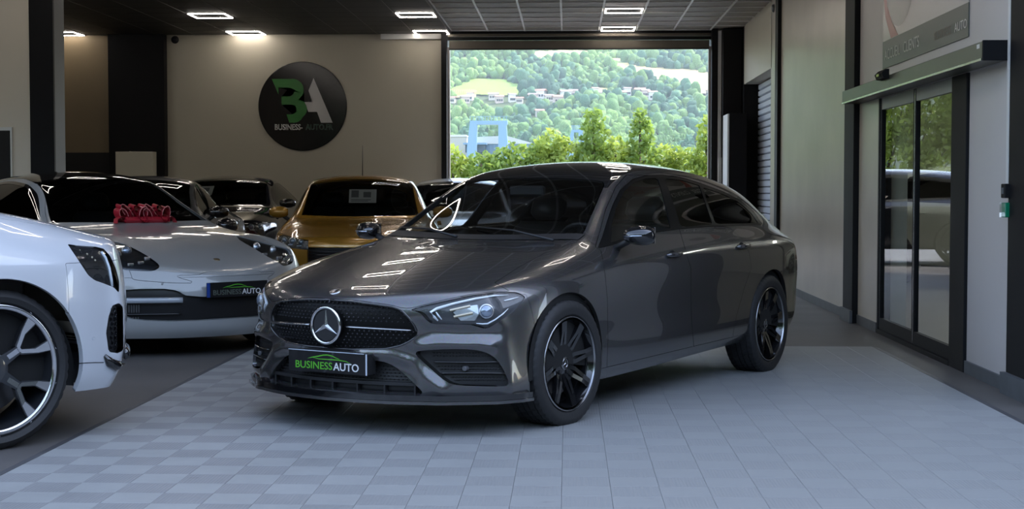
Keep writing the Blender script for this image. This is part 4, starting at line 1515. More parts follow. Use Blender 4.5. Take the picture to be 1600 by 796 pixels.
    # rim round the grille, following its outline
    def outline_tube(poly, r, d, name, parent, m, sgs=(1, -1), yclip=True, close=False):
        for sg in sgs:
            pts = []
            for (u, v) in poly:
                p, n = sk.pix(u, v)
                if p is None or p.y < 0: continue
                pts.append(Vector((p.x, p.y * sg, p.z)) + pushd * d)
            bm = bmesh.new(); add_tube(bm, pts, r, 6)
            bm_obj(name, bm, m, parent, smooth=True)
    def resample(poly, n):
        P = [Vector((*p, 0)) for p in poly]
        L = [0]
        for a, b in zip(P, P[1:]): L.append(L[-1] + (b - a).length)
        out = []
        for t in np.linspace(0, L[-1], n):
            i = min(len(P) - 2, max(0, int(np.searchsorted(L, t)) - 1))
            k = (t - L[i]) / max(1e-9, L[i + 1] - L[i])
            q = P[i].lerp(P[i + 1], k); out.append((q.x, q.y))
        return out
    gl_ = resample([(508, 468.5), (550.8, 471.3), (613.6, 480), (627, 485.5), (640, 499), (649, 513), (652, 523), (643, 532), (626, 540.5), (601, 546), (550.8, 546.8), (512, 544.3)], 40)
    outline_tube(gl_, 0.006, 0.004, 'grille_frame', g, M_frame)
    # diamond studs
    studs_v, studs_f = [], []
    A = np.array(sk.V)
    gpoly = np.array(gr)
    row = 0
    z = .455
    while z < .70:
        y = (0.5 * .027) if row % 2 else 0.0
        ysv = []
        while y < .50:
            ysv.append(y); y += .027
        for y in ysv:
            p, n = sk.front(y, z)
            if p is None: continue
            P2 = sk.px(np.array([[p.x, p.y, p.z]]))
            if sd_poly(P2, gr)[0] > -3.0: continue
            if math.hypot(y, z - .558) < .098: continue
            if abs(z - .558) < .016: continue
            for sg in ((1, -1) if y > 0 else (1,)):
                c = Vector((p.x - 0.026, y * sg, z)); b0 = len(studs_v)
                w, h_ = .0062, .0048
                studs_v.extend([(c.x, c.y - w, c.z), (c.x, c.y, c.z - h_), (c.x, c.y + w, c.z), (c.x, c.y, c.z + h_), (c.x + .009, c.y, c.z)])
                studs_f.extend([(b0, b0 + 1, b0 + 4), (b0 + 1, b0 + 2, b0 + 4), (b0 + 2, b0 + 3, b0 + 4), (b0 + 3, b0, b0 + 4)])
        z += .0165; row += 1
    o = mesh_obj('grille_stud', studs_v, studs_f, mat('dark_chrome_stud', (0.50, 0.50, 0.52), 0.18, metal=1.0), g); o['kind'] = 'stuff'
    # cross bar in two halves
    for sg in (1, -1):
        pts = []
        for y in np.linspace(.115, .452, 12):
            p, n = sk.front(y, .556); pts.append(Vector((p.x - 0.008, y * sg, .556 - .01 * (y / .45)**2)))
        bm = bmesh.new(); add_tube(bm, pts, [(0.012, 0.0075)] * 11 + [(0.004, 0.003)], 8)
        bm_obj('grille_bar', bm, M_frame, g, smooth=True)
        bm = bmesh.new(); add_tube(bm, [p + Vector((0.0115, 0, 0.001)) for p in pts], 0.0024, 6)
        bm_obj('bar_trim', bm, M_chrome, g, smooth=True)
    # round emblem with three-pointed star
    p, n = sk.front(0, .558)
    e = Vector((p.x + 0.004, 0, .558))
    Me = Matrix.Translation(e) @ Matrix.Rotation(-pi / 2, 4, 'Z')
    bm = bmesh.new(); q = add_lathe(bm, [(0.082, -0.03), (0.082, -0.004), (0.076, 0.0), (0.001, 0.0)], 40, 'Y', Me)
    em = bm_obj('emblem', bm, M_dark, cla)
    bm = bmesh.new(); add_lathe(bm, [(0.090 + 0.0075 * cos(t), 0.0075 * sin(t)) for t in np.linspace(0, 2 * pi, 13)[:-1]], 56, 'Y', Me, closed=True)
    bm_obj('emblem_ring', bm, M_chrome, em, smooth=True)
    bm = bmesh.new(); star_bm(bm, 0.087, 0.0, 0.0135, 0.005); bmesh.ops.transform(bm, matrix=Me, verts=bm.verts)
    bm_obj('emblem_star', bm, mat('satin_star', (0.55, 0.56, 0.58), 0.25, metal=1), em)
    # little badge on the bonnet
    p, n = sk.top(.085, 0)
    Mb = Matrix.Translation(p + Vector((0, 0, 0.001))) @ n.to_track_quat('Y', 'X').to_matrix().to_4x4()
    bm = bmesh.new(); r_ = add_lathe(bm, [(0.030, 0.0), (0.028, 0.004), (0.020, 0.0045), (0.018, 0.003)], 24, 'Y', Mb); bm.faces.new(r_[-1])
    bm_obj('bonnet_badge', bm, mat('badge_silver', (0.5, 0.5, 0.52), 0.2, metal=1), cla, smooth=True)
    # ---- side intakes
    M_mesh = mat('intake_black', (0.012, 0.012, 0.013), 0.5)
    for si2, side in enumerate(by_side(sk, f_si)):
        sg = 1 if si2 == 0 else -1
        it = panel(sk, 'side_intake', side, M_mesh, cla, gap=0.0, depth=-0.035, push=0.035, pushdir=pushd)
        def ip(u, v, d):
            p, n = sk.pix(u, v)
            p = p + pushd * d
            return Vector((p.x, p.y * sg, p.z))
        for line in (((675, 566), (700, 566.5), (740, 567), (776, 566)), ((686, 584), (710, 583.5), (750, 583.5), (786, 584))):
            pts = [ip(*c, 0.016) for c in resample(line, 12)]
            bm = bmesh.new(); add_tube(bm, pts, [(0.014, 0.0035)] * 12, 6)
            bm_obj('intake_fin', bm, M_gloss, it, smooth=True)
        # fine hexagon relief: small ribs
        bm = bmesh.new()
        for v0 in (553, 557.5, 574, 578.5, 591, 595.5):
            for k in range(26):
                u = 668 + k * 5.0 + (2.5 if int(v0) % 2 else 0)
                P2 = np.array([[u, v0]])
                if sd_poly(P2, si)[0] > -4: continue
                p = ip(u, v0, 0.033)
                add_box(bm, p.x - .004, p.x + .003, p.y - .0065, p.y + .0065, p.z - .0022, p.z + .0022)
        o = bm_obj('intake_rib', bm, M_mesh, it); o['kind'] = 'stuff'
        c = ip(724.5, 577, 0.010); bm = bmesh.new()
        r_ = add_lathe(bm, [(0.013, -0.02), (0.013, 0.004), (0.010, 0.006)], 20, 'X', Matrix.Translation(c)); bm.faces.new(r_[-1])
        bm_obj('parking_sensor', bm, mat('sensor_grey', (0.09, 0.09, 0.095), 0.4), it)
    # ---- centre intake
    it = panel(sk, 'lower_intake', f_ci, M_mesh, cla, gap=0.0, depth=-0.05, push=0.05, pushdir=pushd)
    bm = bmesh.new()
    ylist = np.linspace(-.52, .52, 40)
    def band(zt, zb_, d, name, m, par, yl=ylist, clipw=.55, rr=None):
        bm = bmesh.new(); pts = []
        for y in yl:
            p, n = sk.front(y, (zt + zb_) / 2)
            if p is None: continue
            pts.append((p.x - d, y))
        A_ = [bm.verts.new((x, y, zt)) for x, y in pts]; B_ = [bm.verts.new((x, y, zb_)) for x, y in pts]
        A2 = [bm.verts.new((x - .03, y, zt)) for x, y in pts]; B2 = [bm.verts.new((x - .03, y, zb_)) for x, y in pts]
        for i in range(len(pts) - 1):
            bm.faces.new((A_[i], A_[i + 1], B_[i + 1], B_[i])); bm.faces.new((A_[i], A_[i + 1], A2[i + 1], A2[i])); bm.faces.new((B_[i], B_[i + 1], B2[i + 1], B2[i]))
        return bm_obj(name, bm, m, par)
    band(.285, .268, .018, 'intake_bar', M_dark, it, np.linspace(-.50, .50, 30))
    for y in np.linspace(-.45, .45, 7):
        p, n = sk.front(y, .25)
        box('intake_blade', p.x - .045, p.x - .02, y - .005, y + .005, .215, .268, M_dark, it)
    bm = bmesh.new()
    for r in range(8):
        for k in range(46):
            y = -.48 + k * .0213 + (.0106 if r % 2 else 0); z = .295 + r * .0155
            if abs(y) > .50 - (z - .27) * 0.75: continue
            p, n = sk.front(y, z)
            if p is None: continue
            x = p.x - .045
            add_box(bm, x - .004, x + .003, y - .0075, y + .0075, z - .0018, z + .0018)
    o = bm_obj('intake_mesh', bm, M_dark, it); o['kind'] = 'stuff'
    # ---- front lip: black blade with a bright lower edge
    def lip(name, z0, z1, out, m, yl, thick=.05):
        bm = bmesh.new(); pts = []
        cont = []
        for y in yl:
            p, n = sk.front(y, .235)
            if p is not None: cont.append((p, n))
        for s_ in (.47, .52, .555):
            for sg in (1, -1):
                p, n = sk.side(s_, .235, sg)
                if p is not None and -p.x > max(-c[0].x for c in cont if c[0].y * sg > 0) + .01:
                    cont.insert(len(cont) if sg == 1 else 0, (p, n))
        for p, n in cont:
            nn = Vector((n.x, n.y, 0)).normalized()
            pts.append((p + nn * out, p + nn * (out - thick)))
        rows = []
        for a, b in pts:
            rows.append([bm.verts.new((a.x, a.y, z1)), bm.verts.new((a.x, a.y, z0)), bm.verts.new((b.x, b.y, z0)), bm.verts.new((b.x, b.y, z1))])
        for a, b in zip(rows, rows[1:]):
            for k in range(4): bm.faces.new((a[k], a[(k + 1) % 4], b[(k + 1) % 4], b[k]))
        bm.faces.new(rows[0]); bm.faces.new(rows[-1][::-1])
        return bm_obj(name, bm, m, cla, angle=R(40))
    yl = [.80 * sin(t) for t in np.linspace(-pi / 2, pi / 2, 61)]
    lip('front_lip', .196, .224, .020, M_gloss, yl)
    lip('lip_edge', .180, .195, .028, M_grey, yl, .07)
    # ---- plate
    p, n = sk.front(0, .375)
    Mp = Matrix.Translation((p.x + 0.035, 0.0, .372)) @ Matrix(((0, 0, 1, 0), (1, 0, 0, 0), (0, 1, 0, 0), (0, 0, 0, 1))) 
    plate(cla, Mp, w=.505, blue='right')
    box('plate_holder', p.x - .03, p.x + .029, -.255, .255, .322, .422, M_dark, cla)
    # ---- mirrors
    for sg in (1, -1):
        bm = bmesh.new()
        prof = [(0, 0.0, .055, .030), (.015, .0, .075, .042), (.045, .005, .085, .052), (.08, .010, .082, .056), (.125, .012, .070, .052), (.155, .016, .040, .038), (.165, .02, .008, .010)]
        rings = []
        for (dy, dx, rx, rz) in prof:
            rings.append([bm.verts.new((dx * -1 + rx * cos(a) * (1.0 if cos(a) > 0 else .55), dy, rz * sin(a))) for a in np.linspace(0, 2 * pi, 17)[:-1]])
        for A_, B_ in zip(rings, rings[1:]):
            for k in range(16): bm.faces.new((A_[k], A_[(k + 1) % 16], B_[(k + 1) % 16], B_[k]))
        bm.faces.new(rings[0][::-1]); bm.faces.new(rings[-1])
        Mm = Matrix.Translation(MIRR) if sg == 1 else Matrix.Translation((MIRR[0], -MIRR[1], MIRR[2])) @ Matrix.Diagonal((1, -1, 1, 1))
        bmesh.ops.transform(bm, matrix=Mm, verts=bm.verts)
        mi = bm_obj('door_mirror', bm, M_gloss, cla, smooth=True)
        c = Vector((MIRR[0], MIRR[1] * sg, MIRR[2]))
        tube('mirror_stalk', [c + Vector((-.01, -.10 * sg, -.085)), c + Vector((-.01, -.03 * sg, -.05)), c + Vector((-.005, .03 * sg, -.02))], [(.03, .02), (.028, .018), (.03, .02)], M_dark, mi)
        tube('indicator', [c + Vector((.077, .03 * sg, -.004)), c + Vector((.079, .075 * sg, -.002)), c + Vector((.066, .125 * sg, .0))], [.004, .0055, .003], mat('indicator_silver', (0.45, 0.50, 0.58), 0.12, metal=.8, coat=1), mi)
        bm = bmesh.new(); add_box(bm, c.x - .060, c.x - .055, min(c.y + .02 * sg, c.y + .145 * sg), max(c.y + .02 * sg, c.y + .145 * sg), c.z - .045, c.z + .045)
        bm_obj('mirror_glass', bm, M_chrome, mi)
    # ---- door handles
    for (u, v), dd in (((1052, 398), 0), ((1160, 385), 1)):
        p, n = sk.pix(u, v)
        for sg in (1, -1):
            c = Vector((p.x, p.y * sg, p.z))
            pts = [c + Vector((.095, .004 * sg, -.002)), c + Vector((.07, .020 * sg, 0)), c + Vector((0, .026 * sg, .002)), c + Vector((-.07, .022 * sg, .002)), c + Vector((-.10, .004 * sg, 0))]
            h = tube('door_handle', pts, [(.006, .008), (.010, .014), (.010, .016), (.010, .014), (.006, .008)], M_grey, D[dd][0 if sg == 1 else 1])
            bm = bmesh.new(); r_ = add_lathe(bm, [(0.030, 0.0), (0.026, 0.0015)], 20, 'Y', Matrix.Translation(c + Vector((0.02, 0.001 * sg, 0))) @ Matrix.Diagonal((1.5, sg, .9, 1))); bm.faces.new(r_[-1])
            bm_obj('handle_cup', bm, M_dark, D[dd][0 if sg == 1 else 1])
    # ---- wipers and cowl
    p1_, _ = sk.top(1.33, .55); p2_, _ = sk.top(1.46, -.05); p3_, _ = sk.top(1.33, -.1); p4_, _ = sk.top(1.50, -.62)
    for a, b in ((p1_, p2_), (p3_, p4_)):
        tube('wiper', [a + Vector((0, 0, .012)), a.lerp(b, .5) + Vector((0, 0, .03)), b + Vector((0, 0, .014))], [.008, .006, .004], M_dark, cla)
    pts = []
    bm = bmesh.new(); A_, B_ = [], []
    for y in np.linspace(-.66, .66, 30):
        a, _ = sk.top(1.315 + .10 * (y / .66)**2, y); b, _ = sk.top(1.395 + .10 * (y / .66)**2, y)
        A_.append(bm.verts.new(a + Vector((0, 0, .003)))); B_.append(bm.verts.new(b + Vector((0, 0, .003))))
    for i in range(29): bm.faces.new((A_[i], A_[i + 1], B_[i + 1], B_[i]))
    bm_obj('cowl', bm, M_dark, cla)
    # sticker and mirror base seen through the windscreen
    p, n = sk.top(1.44, -.58)
    Ms = Matrix.Translation(p + n * 0.002) @ n.to_track_quat('Z', 'X').to_matrix().to_4x4()
    bm = bmesh.new(); add_box(bm, -.02, .02, -.03, .03, -.0005, .0005, 0, Ms)
    bm_obj('windscreen_sticker', bm, mat('pale_sticker', (0.45, 0.52, 0.5), 0.5), cla)
    bm = bmesh.new(); add_box(bm, -1.98, -1.93, -.12, .12, 1.20, 1.265, .012)
    bm_obj('interior_mirror', bm, M_dark, cla)
    # ---- running gear
    make_wheel('cla', cla, -.91, .80, .332, .247, .225, R(-3))
    make_wheel('cla', cla, -.91, -.80, .332, .247, .225, R(-3))
    make_wheel('cla', cla, -3.64, .80, .332, .247, .225)
    make_wheel('cla', cla, -3.64, -.80, .332, .247, .225)
    for x in (-.91, -3.64):
        for y in (.8, -.8): well(cla, x, y, .372, .34)
    bm = bmesh.new(); add_box(bm, -4.45, -.25, -.60, .60, .17, .30, .02)
    add_box(bm, -.60, -.22, -.38, .38, .19, .60, .02)
    add_box(bm, -4.5, -3.2, -.45, .45, .3, .75, .02)
    bm_obj('underbody', bm, M_dark, cla)
    cabin(cla, 1.3, 4.2, .70, .32, .93, 1.55)
    seats(cla, [(-2.35, .36), (-2.35, -.36)], .38)
    bm = bmesh.new(); add_box(bm, -3.35, -2.95, -.62, .62, .38, .55, .05)
    o = bm_obj('rear_seat', bm, MATS['black_seat_leather'], cla)
    bm = bmesh.new(); add_box(bm, -.06, .06, -.62, .62, 0, .6, .05, Matrix.Translation((-3.3, 0, .5)) @ Matrix.Rotation(R(-22), 4, 'Y'))
    bm_obj('rear_backrest', bm, MATS['black_seat_leather'], o)
    bm = bmesh.new(); add_box(bm, -4.3, -3.5, -.6, .6, .72, .76)
    bm_obj('load_cover', bm, M_dark, cla)
    return sk
MIRR = (-1.60, .872, .985)
AUDI_PHASE = 0.3
sk_cla = build_cla()
# ================================================================== OTHER CARS
def gspec(L=4.3, W=1.8, H=1.45, hz=.72, cowl=1.3, cz=1.0, head=2.0, apex=2.5, rend=3.8, rz=None, tz=.98, tail=None, belt=.93, beltr=1.0, wf=.88, wr=3.45,
          yr=.58, yrr=.52, gh=.76, zb0=.22, nose=.36, F=None, shoulder=.86, flare=.02, hoodc=.03, lowf=1.0, fr_w=None):
    hw = W / 2
    rz = rz or H - .10
    tail = tail or L - .10
    zc = [(0, hz), (.07, hz + .045), (.22, hz + .085), (cowl * .6, cz - .055), (cowl, cz), (cowl + .16, cz + .085), (head - .2, H - .145), (head, H - .065), (head + .2, H - .022), (apex, H), ((apex + rend) / 2, H - .025), (rend, rz), (rend + .12, rz - .06), (tail - .06, tz + .06), (tail, tz)]
    zr = [(0, hz - .03), (.1, hz + .01), (.3, hz + .055), (cowl * .65, cz - .075), (cowl + .05, cz - .005), (cowl + .22, cz + .08), (head - .12, H - .155), (head + .1, H - .095), (apex, H - .07), (rend - .3, rz - .06), (rend, rz - .12), (tail, tz - .02)]
    yrk = [(0, hw * .56), (.3, hw * .66), (cowl, hw * .77), (head - .1, yr + .02), (head + .3, yr), (rend - .5, yrr + .02), (rend, yrr), (L, yrr - .03)]
    zb = [(0, hz - .07), (.3, hz + .0), (wf, (hz + belt) / 2 + .01), (cowl + .1, belt), (2.4, belt + .03), (rend - .3, beltr), (rend + .2, beltr - .03), (L, tz - .06)]
    yb = [(0, hw * .72), (.35, hw * .84), (wf, hw * .90), (cowl, gh + .01), (2.4, gh), (rend - .4, gh - .03), (rend + .2, gh - .09), (L, gh - .16)]
    zs = [(0, hz - .12), (.3, hz - .06), (wf, shoulder - .05), (cowl + .2, shoulder - .01), (wr, shoulder + .03), (L, shoulder - .03)]
    ys = [(0, hw * .76), (.35, hw * .87), (.6, hw * .96), (wf, hw * .985), (1.6, hw * .985), (wr, hw), (L - .5, hw * .955), (L - .2, hw * .87), (L, hw * .76)]
    S = [.03, .13, .30, .50, .70, wf]
    S += [wf + .22, cowl - .02, cowl + .13, (cowl + head) / 2 + .05, head - .12, head, head + .15]
    n = max(3, int((rend - .5 - head - .2) / .32))
    S += [float(v) for v in np.linspace(head + .35, rend - .35, n)]
    S += [rend - .15, rend, rend + .1, (rend + tail) / 2 + .08, tail]
    S = sorted(set(round(v, 3) for v in S))
    S2 = [S[0]]
    for v in S[1:]:
        if v - S2[-1] > .06: S2.append(v)
    F = F or [.03, 0, .0, .02, .03, .02, .06]
    return dict(S=S2, zc=zc, zr=zr, yr=yrk, zb=zb, yb=yb, zs=zs, ys=ys, zbot=[(0, zb0 - .02), (.5, zb0 - .02), (wf + .4, zb0), (wr - .4, zb0 + .02), (L, zb0 + .05)],
                T=[0, .14, .32, .52, .74, .92, 1.0], DY=[0, .018, .014, .004, .006, -.004, -.05], TF=[0, .10, .30, .50, .70, .88, 1.0], DYF=[0, .02, .03, .04, .05, .05, .02],
                F=F, G=[nose + .02, nose + .02, nose, nose - .01, nose - .02, nose, nose], R=[tail, L - .03, L, L, L, L - .03, L - .08], GR=[.3] * 7, pf=2.4, pr=3.0, B=0.9, wf=wf, wr=wr, flare=flare, L=L, H=H, W=W,
                cowl=cowl, head=head, rend=rend, tail=tail)

M_gdark = glass('dark_car_glass', (0.03, 0.03, 0.032), ior=1.5)
M_gmid = glass('car_windscreen', (0.50, 0.52, 0.52), ior=1.5)
M_lens2 = glass('lamp_lens_clear', (0.85, 0.88, 0.9), ior=1.45)

def build_car(sp, name, label, nx, ny, th, paint, group=None, levels=2, kind='std', wheel=(.335, .235, .215), fold=1, lampm=None, lampf=None, grillef=None, bumpf=None, glassm=None, roofm=None,
              winS=None, trim=None, cladding=None, mirror=(1.62, .95), mirror_mat=None, detail=None, doors=True, seats_=True, pillars=(), cladh=.0, arch=None):
    car = thing(name, label, 'car', (nx, ny, 0), th, group)
    sk = Skin(sp, levels, car_matrix(nx, ny, th)); sk.fold = fold
    C = Cutter(sk)
    Ro, Rr, w = wheel
    Ra = arch or Ro + .035
    for sw in (sp['wf'], sp['wr']):
        C.take(lambda q: mx(np.hypot(q['s'] - sw, q['z'] - Ro) - Ra, .5 - q['y']))
    yr, zr, zb = pchip(sp['yr']), pchip(sp['zr']), pchip(sp['zb'])
    co, he, re_, ta = sp['cowl'], sp['head'], sp['rend'], sp['tail']
    f_ws = C.take(lambda q: mx(q['y'] - (yr(q['s']) - .035), (co + .03 + .10 * (q['y'] / .7)**2) - q['s'], q['s'] - (he + .03 - .05 * (q['y'] / .6)**2), .3 - q['nz']) * 300)
    winS = winS or (co + .30, re_ + .02)
    a0, a1 = winS
    def win(q, m=0.0):
        zt = zr(q['s']) - .035 - m; zl = zb(q['s']) + .012 + m
        # slanted front and rear ends
        f1 = (a0 + m) - q['s'] + (q['z'] - sp['zb'][3][1]) * .0
        f2 = q['s'] - (a1 - m) + (q['z'] - .95) * .9
        return mx(q['z'] - zt, zl - q['z'], f1, f2, .35 - q['ny'], .4 - q['y'])
    f_win = C.take(lambda q: win(q, .022) * 300)
    f_dlo = C.take(lambda q: win(q, 0) * 300)
    f_rg = C.take(lambda q: mx(q['y'] - (yr(q['s']) - .03), re_ + .06 - q['s'], sp['zc'][-1][1] + .05 - q['z']) * 300)
    f_roof = C.take(lambda q: mx(q['y'] - .95 * yr(q['s']), he - .03 - q['s'], q['s'] - re_ - .03, 1.05 - q['z']) * 300) if roofm else []
    f_l = C.take(lampf) if lampf else []
    f_g = C.take(grillef) if grillef else []
    f_b = C.take(bumpf) if bumpf else []
    f_tl = C.take(lambda q: mx(sp['L'] - .42 - q['s'], np.abs(q['z'] - .85) - .09, .35 - q['y']) * 300)
    f_clad = C.take(cladding) if cladding else []
    hz = pchip(sp['yr'])
    f_hood = C.take(lambda q: mx(q['y'] - (yr(q['s']) + .05), q['s'] - (co + .03 + .10 * (q['y'] / .7)**2), .10 - q['s'], .3 - q['nz']) * 300)
    D = []
    if doors:
        s1 = (sp['wf'] + .50); s2 = (co + .30 + a1) / 2 - .05; s3 = sp['wr'] - .30
        for (a, b) in ((s1, s2), (s2, s3)):
            f = C.take(lambda q: mx(a + .0 - q['s'], q['s'] - b, .30 - q['z'], q['z'] - zr(q['s']) + .0, .4 - q['y']) * 300)
            D.append([panel(sk, 'door', x, paint, car, gap=.002, depth=.015) for x in by_side(sk, f)])
    f_fb = C.take(lambda q: mx(q['s'] - (sp['wf'] - Ra + .08), q['z'] - (sp['zs'][1][1])) * 300)
    f_rb = C.take(lambda q: mx(sp['wr'] + Ra - .05 - q['s'], q['z'] - .62) * 300)
    M = glassm or M_gdark
    panel(sk, 'windscreen', f_ws, M_gmid if glassm is None else M, car, gap=.004, depth=.005)
    for x in by_side(sk, f_win):
        if x: panel(sk, 'side_glass', x, M, car, gap=0, depth=0, push=.003)
    for x in by_side(sk, f_dlo):
        if x: panel(sk, 'window_trim', x, trim or M_gloss, car, gap=0, depth=.006)
    panel(sk, 'rear_window', f_rg, M, car, gap=.002)
    if f_roof: panel(sk, 'roof', f_roof, roofm, car, gap=.001)
    panel(sk, 'bonnet', f_hood, paint, car, gap=.002, depth=.015)
    lamps = []
    fw = Vector((-1, 0, 0))
    for i, x in enumerate(by_side(sk, f_l)):
        if not x: continue
        h = panel(sk, 'headlamp', x, lampm or mat('lamp_housing_dark', (0.02, 0.02, 0.022), 0.2, coat=.5), car, gap=0, depth=-.03, push=.03, pushdir=fw)
        panel(sk, 'lamp_lens', x, M_lens2, h, gap=.002, depth=0, push=.002)
        lamps.append((h, 1 if i == 0 else -1))
    g = panel(sk, 'grille', f_g, mat('grille_black', (0.01, 0.01, 0.011), 0.35), car, gap=0, depth=-.025, push=.025, pushdir=fw) if f_g else None
    if kind == 'audi' and f_b:
        l_, r_ = by_side(sk, f_b)
        panel(sk, 'side_intake', l_, mat('grille_black', (0.01, 0.01, 0.011), 0.35), car, gap=0, depth=-.035, push=.035, pushdir=fw)
        b = panel(sk, 'side_intake', r_, mat('grille_black', (0.01, 0.01, 0.011), 0.35), car, gap=0, depth=-.035, push=.035, pushdir=fw)
    else: b = panel(sk, 'lower_intake', f_b, mat('grille_black', (0.01, 0.01, 0.011), 0.35), car, gap=0, depth=-.035, push=.035, pushdir=fw) if f_b else None
    for x in by_side(sk, f_tl):
        if x: panel(sk, 'tail_lamp', x, mat('red_lens', (0.25, 0.005, 0.005), 0.1, coat=1), car)
    if f_clad: panel(sk, 'wheel_arch_trim', f_clad, cladding_mat(kind), car, gap=0, depth=.03)
    panel(sk, 'front_bumper', f_fb, paint, car, gap=.0015, depth=.03)
    panel(sk, 'rear_bumper', f_rb, paint, car, gap=.0015, depth=.02)
    panel(sk, 'body_shell', C.rest, paint, car, gap=.001, depth=.02)
    # wheels and liners
    hw = sp['W'] / 2
    for s_ in (sp['wf'], sp['wr']):
        for sg in (1, -1):
            make_wheel(kind, car, -s_, sg * (hw - w / 2 - .025), Ro, Rr, w)
            well(car, -s_, sg * (hw - w / 2 - .025), Ra + .005, .34)
    bm = bmesh.new()
    add_box(bm, -sp['L'] + .25, -.30, -hw * .64, hw * .64, sp['zbot'][0][1] - .0, .42, .02)
    bm_obj('underbody', bm, M_dark, car)
    cabin(car, co + .05, re_, hw - .22, .34, sp['zc'][4][1] - .04, co + .15)
    if seats_:
        seats(car, [(-co - 1.05, .36), (-co - 1.05, -.36)], .40)
        bm = bmesh.new(); add_box(bm, -co - 2.1, -co - 1.7, -.6, .6, .4, .58, .05); add_box(bm, -co - 2.2, -co - 2.05, -.6, .6, .55, 1.10, .05)
        bm_obj('rear_seat', bm, MATS['black_seat_leather'], car)
    # mirrors
    ms, mz = mirror
    mm = mirror_mat or paint
    for sg in (1, -1):
        p, n = sk.side(ms, mz - .08, sg)
        y0 = abs(p.y) - .02
        bm = bmesh.new(); rings = []
        for (dy, rx, rz_) in [(.0, .05, .035), (.03, .08, .055), (.09, .09, .068), (.16, .078, .062), (.205, .04, .04), (.215, .01, .01)]:
            rings.append([bm.verts.new((-ms + rx * cos(a) * (1 if cos(a) > 0 else .5) - dy * .15, sg * (y0 + .02 + dy), mz + rz_ * sin(a))) for a in np.linspace(0, 2 * pi, 15)[:-1]])
        for A_, B_ in zip(rings, rings[1:]):
            for k in range(14): bm.faces.new((A_[k], A_[(k + 1) % 14], B_[(k + 1) % 14], B_[k]))
        bm.faces.new(rings[0][::-1]); bm.faces.new(rings[-1])
        mi = bm_obj('door_mirror', bm, mm, car, smooth=True)
        tube('mirror_stalk', [Vector((-ms, sg * (y0 - .01), mz - .10)), Vector((-ms, sg * (y0 + .05), mz - .06)), Vector((-ms, sg * (y0 + .09), mz - .03))], .022, M_dark, mi)
    for i, d in enumerate(D):
        for j, dd in enumerate(d):
            if dd is None: continue
            sg = 1 if j == 0 else -1
            sx = [(sp['wf'] + .50), (co + .30 + a1) / 2 - .05, sp['wr'] - .30][i + 1] - .16
            zz = float(pchip(sp['zs'])(sx)) - .03
            p, n = sk.side(sx, zz, sg)
            if p is None: continue
            tube('door_handle', [p + Vector((.09, 0, 0)), p + Vector((.06, .03 * sg, 0)), p + Vector((-.06, .03 * sg, 0)), p + Vector((-.09, 0, 0))], [(.006, .01), (.008, .013), (.008, .013), (.006, .01)], paint, dd)
    if detail: detail(sk, car, lamps, g, b)
    return sk, car

def cladding_mat(kind):
    return mat('white_arch_trim', (0.50, 0.53, 0.57), 0.25, coat=1)

def refl_block(h, c, r, n=Vector((1, 0, 0)), m=None):
    Mx = Matrix.Translation(c) @ n.normalized().to_track_quat('Y', 'Z').to_matrix().to_4x4()
    bm = bmesh.new(); q = add_lathe(bm, [(r * 1.15, -.012), (r * 1.15, .004), (r, .006)], 20, 'Y', Mx)
    o = bm_obj('lamp_ring', bm, mat('lamp_reflector', (.7, .7, .7), .1, metal=1), h, smooth=True)
    bm = bmesh.new(); q = add_lathe(bm, [(r, .0), (r * .8, .010), (r * .4, .016), (.001, .018)], 20, 'Y', Mx)
    bm_obj('projector_lens', bm, mat('projector_glass', (0.30, 0.36, 0.45), 0.03, metal=0.6, coat=1), h, smooth=True)

# ------------------------------------------------------------------ pale grey coupe-sedan with the red bow
POR = gspec(L=5.05, W=1.94, H=1.42, hz=.63, cowl=1.50, cz=.955, head=2.28, apex=2.75, rend=4.2, rz=1.20, tz=.98, belt=.92, beltr=.99, wf=.92, wr=3.87,
            yr=.56, yrr=.50, gh=.79, zb0=.17, nose=.60, F=[.10, .035, .0, .0, .02, .03, .08], shoulder=.86, flare=.035)
POR['B'] = 1.35; POR['pf'] = 2.15
POR['zc'][0:4] = [(0, .60), (.07, .635), (.25, .70), (.6, .80), (1.05, .895)]
POR['zr'] = [(0, .58), (.12, .63), (.35, .70), (.7, .80), (1.1, .875), (1.55, .94), (1.75, 1.03), (2.16, 1.265), (2.38, 1.325), (2.75, 1.35), (3.9, 1.17), (4.2, 1.08), (4.95, .96)]
POR['zb'] = [(0, .58), (.3, .685), (.62, .81), (.92, .87), (1.3, .885), (1.6, .92), (2.4, .95), (3.9, .99), (4.4, .96), (5.05, .92)]
POR['yb'] = [(0, .64), (.35, .77), (.92, .84), (1.4, .82), (1.7, .79), (2.4, .78), (3.8, .75), (4.4, .70), (5.05, .62)]
POR['zs'] = [(0, .52), (.3, .60), (.62, .72), (.92, .78), (1.4, .80), (3.8, .88), (5.05, .83)]
M_chalk = mat('chalk_grey_paint', (0.33, 0.34, 0.34), 0.28, coat=1)
por_hl = rnd([(150, 371), (166, 375), (194, 381), (225, 396.5), (246, 411), (250, 417), (243, 423), (229.7, 424), (186, 421.5), (176, 412), (163.5, 392)], 1)
por_in = rnd([(188, 458), (196, 452.5), (277, 451.5), (289, 465.5), (396, 461), (500, 455), (500, 490), (394, 496), (281, 503), (210, 500.5), (192, 493)], 1)
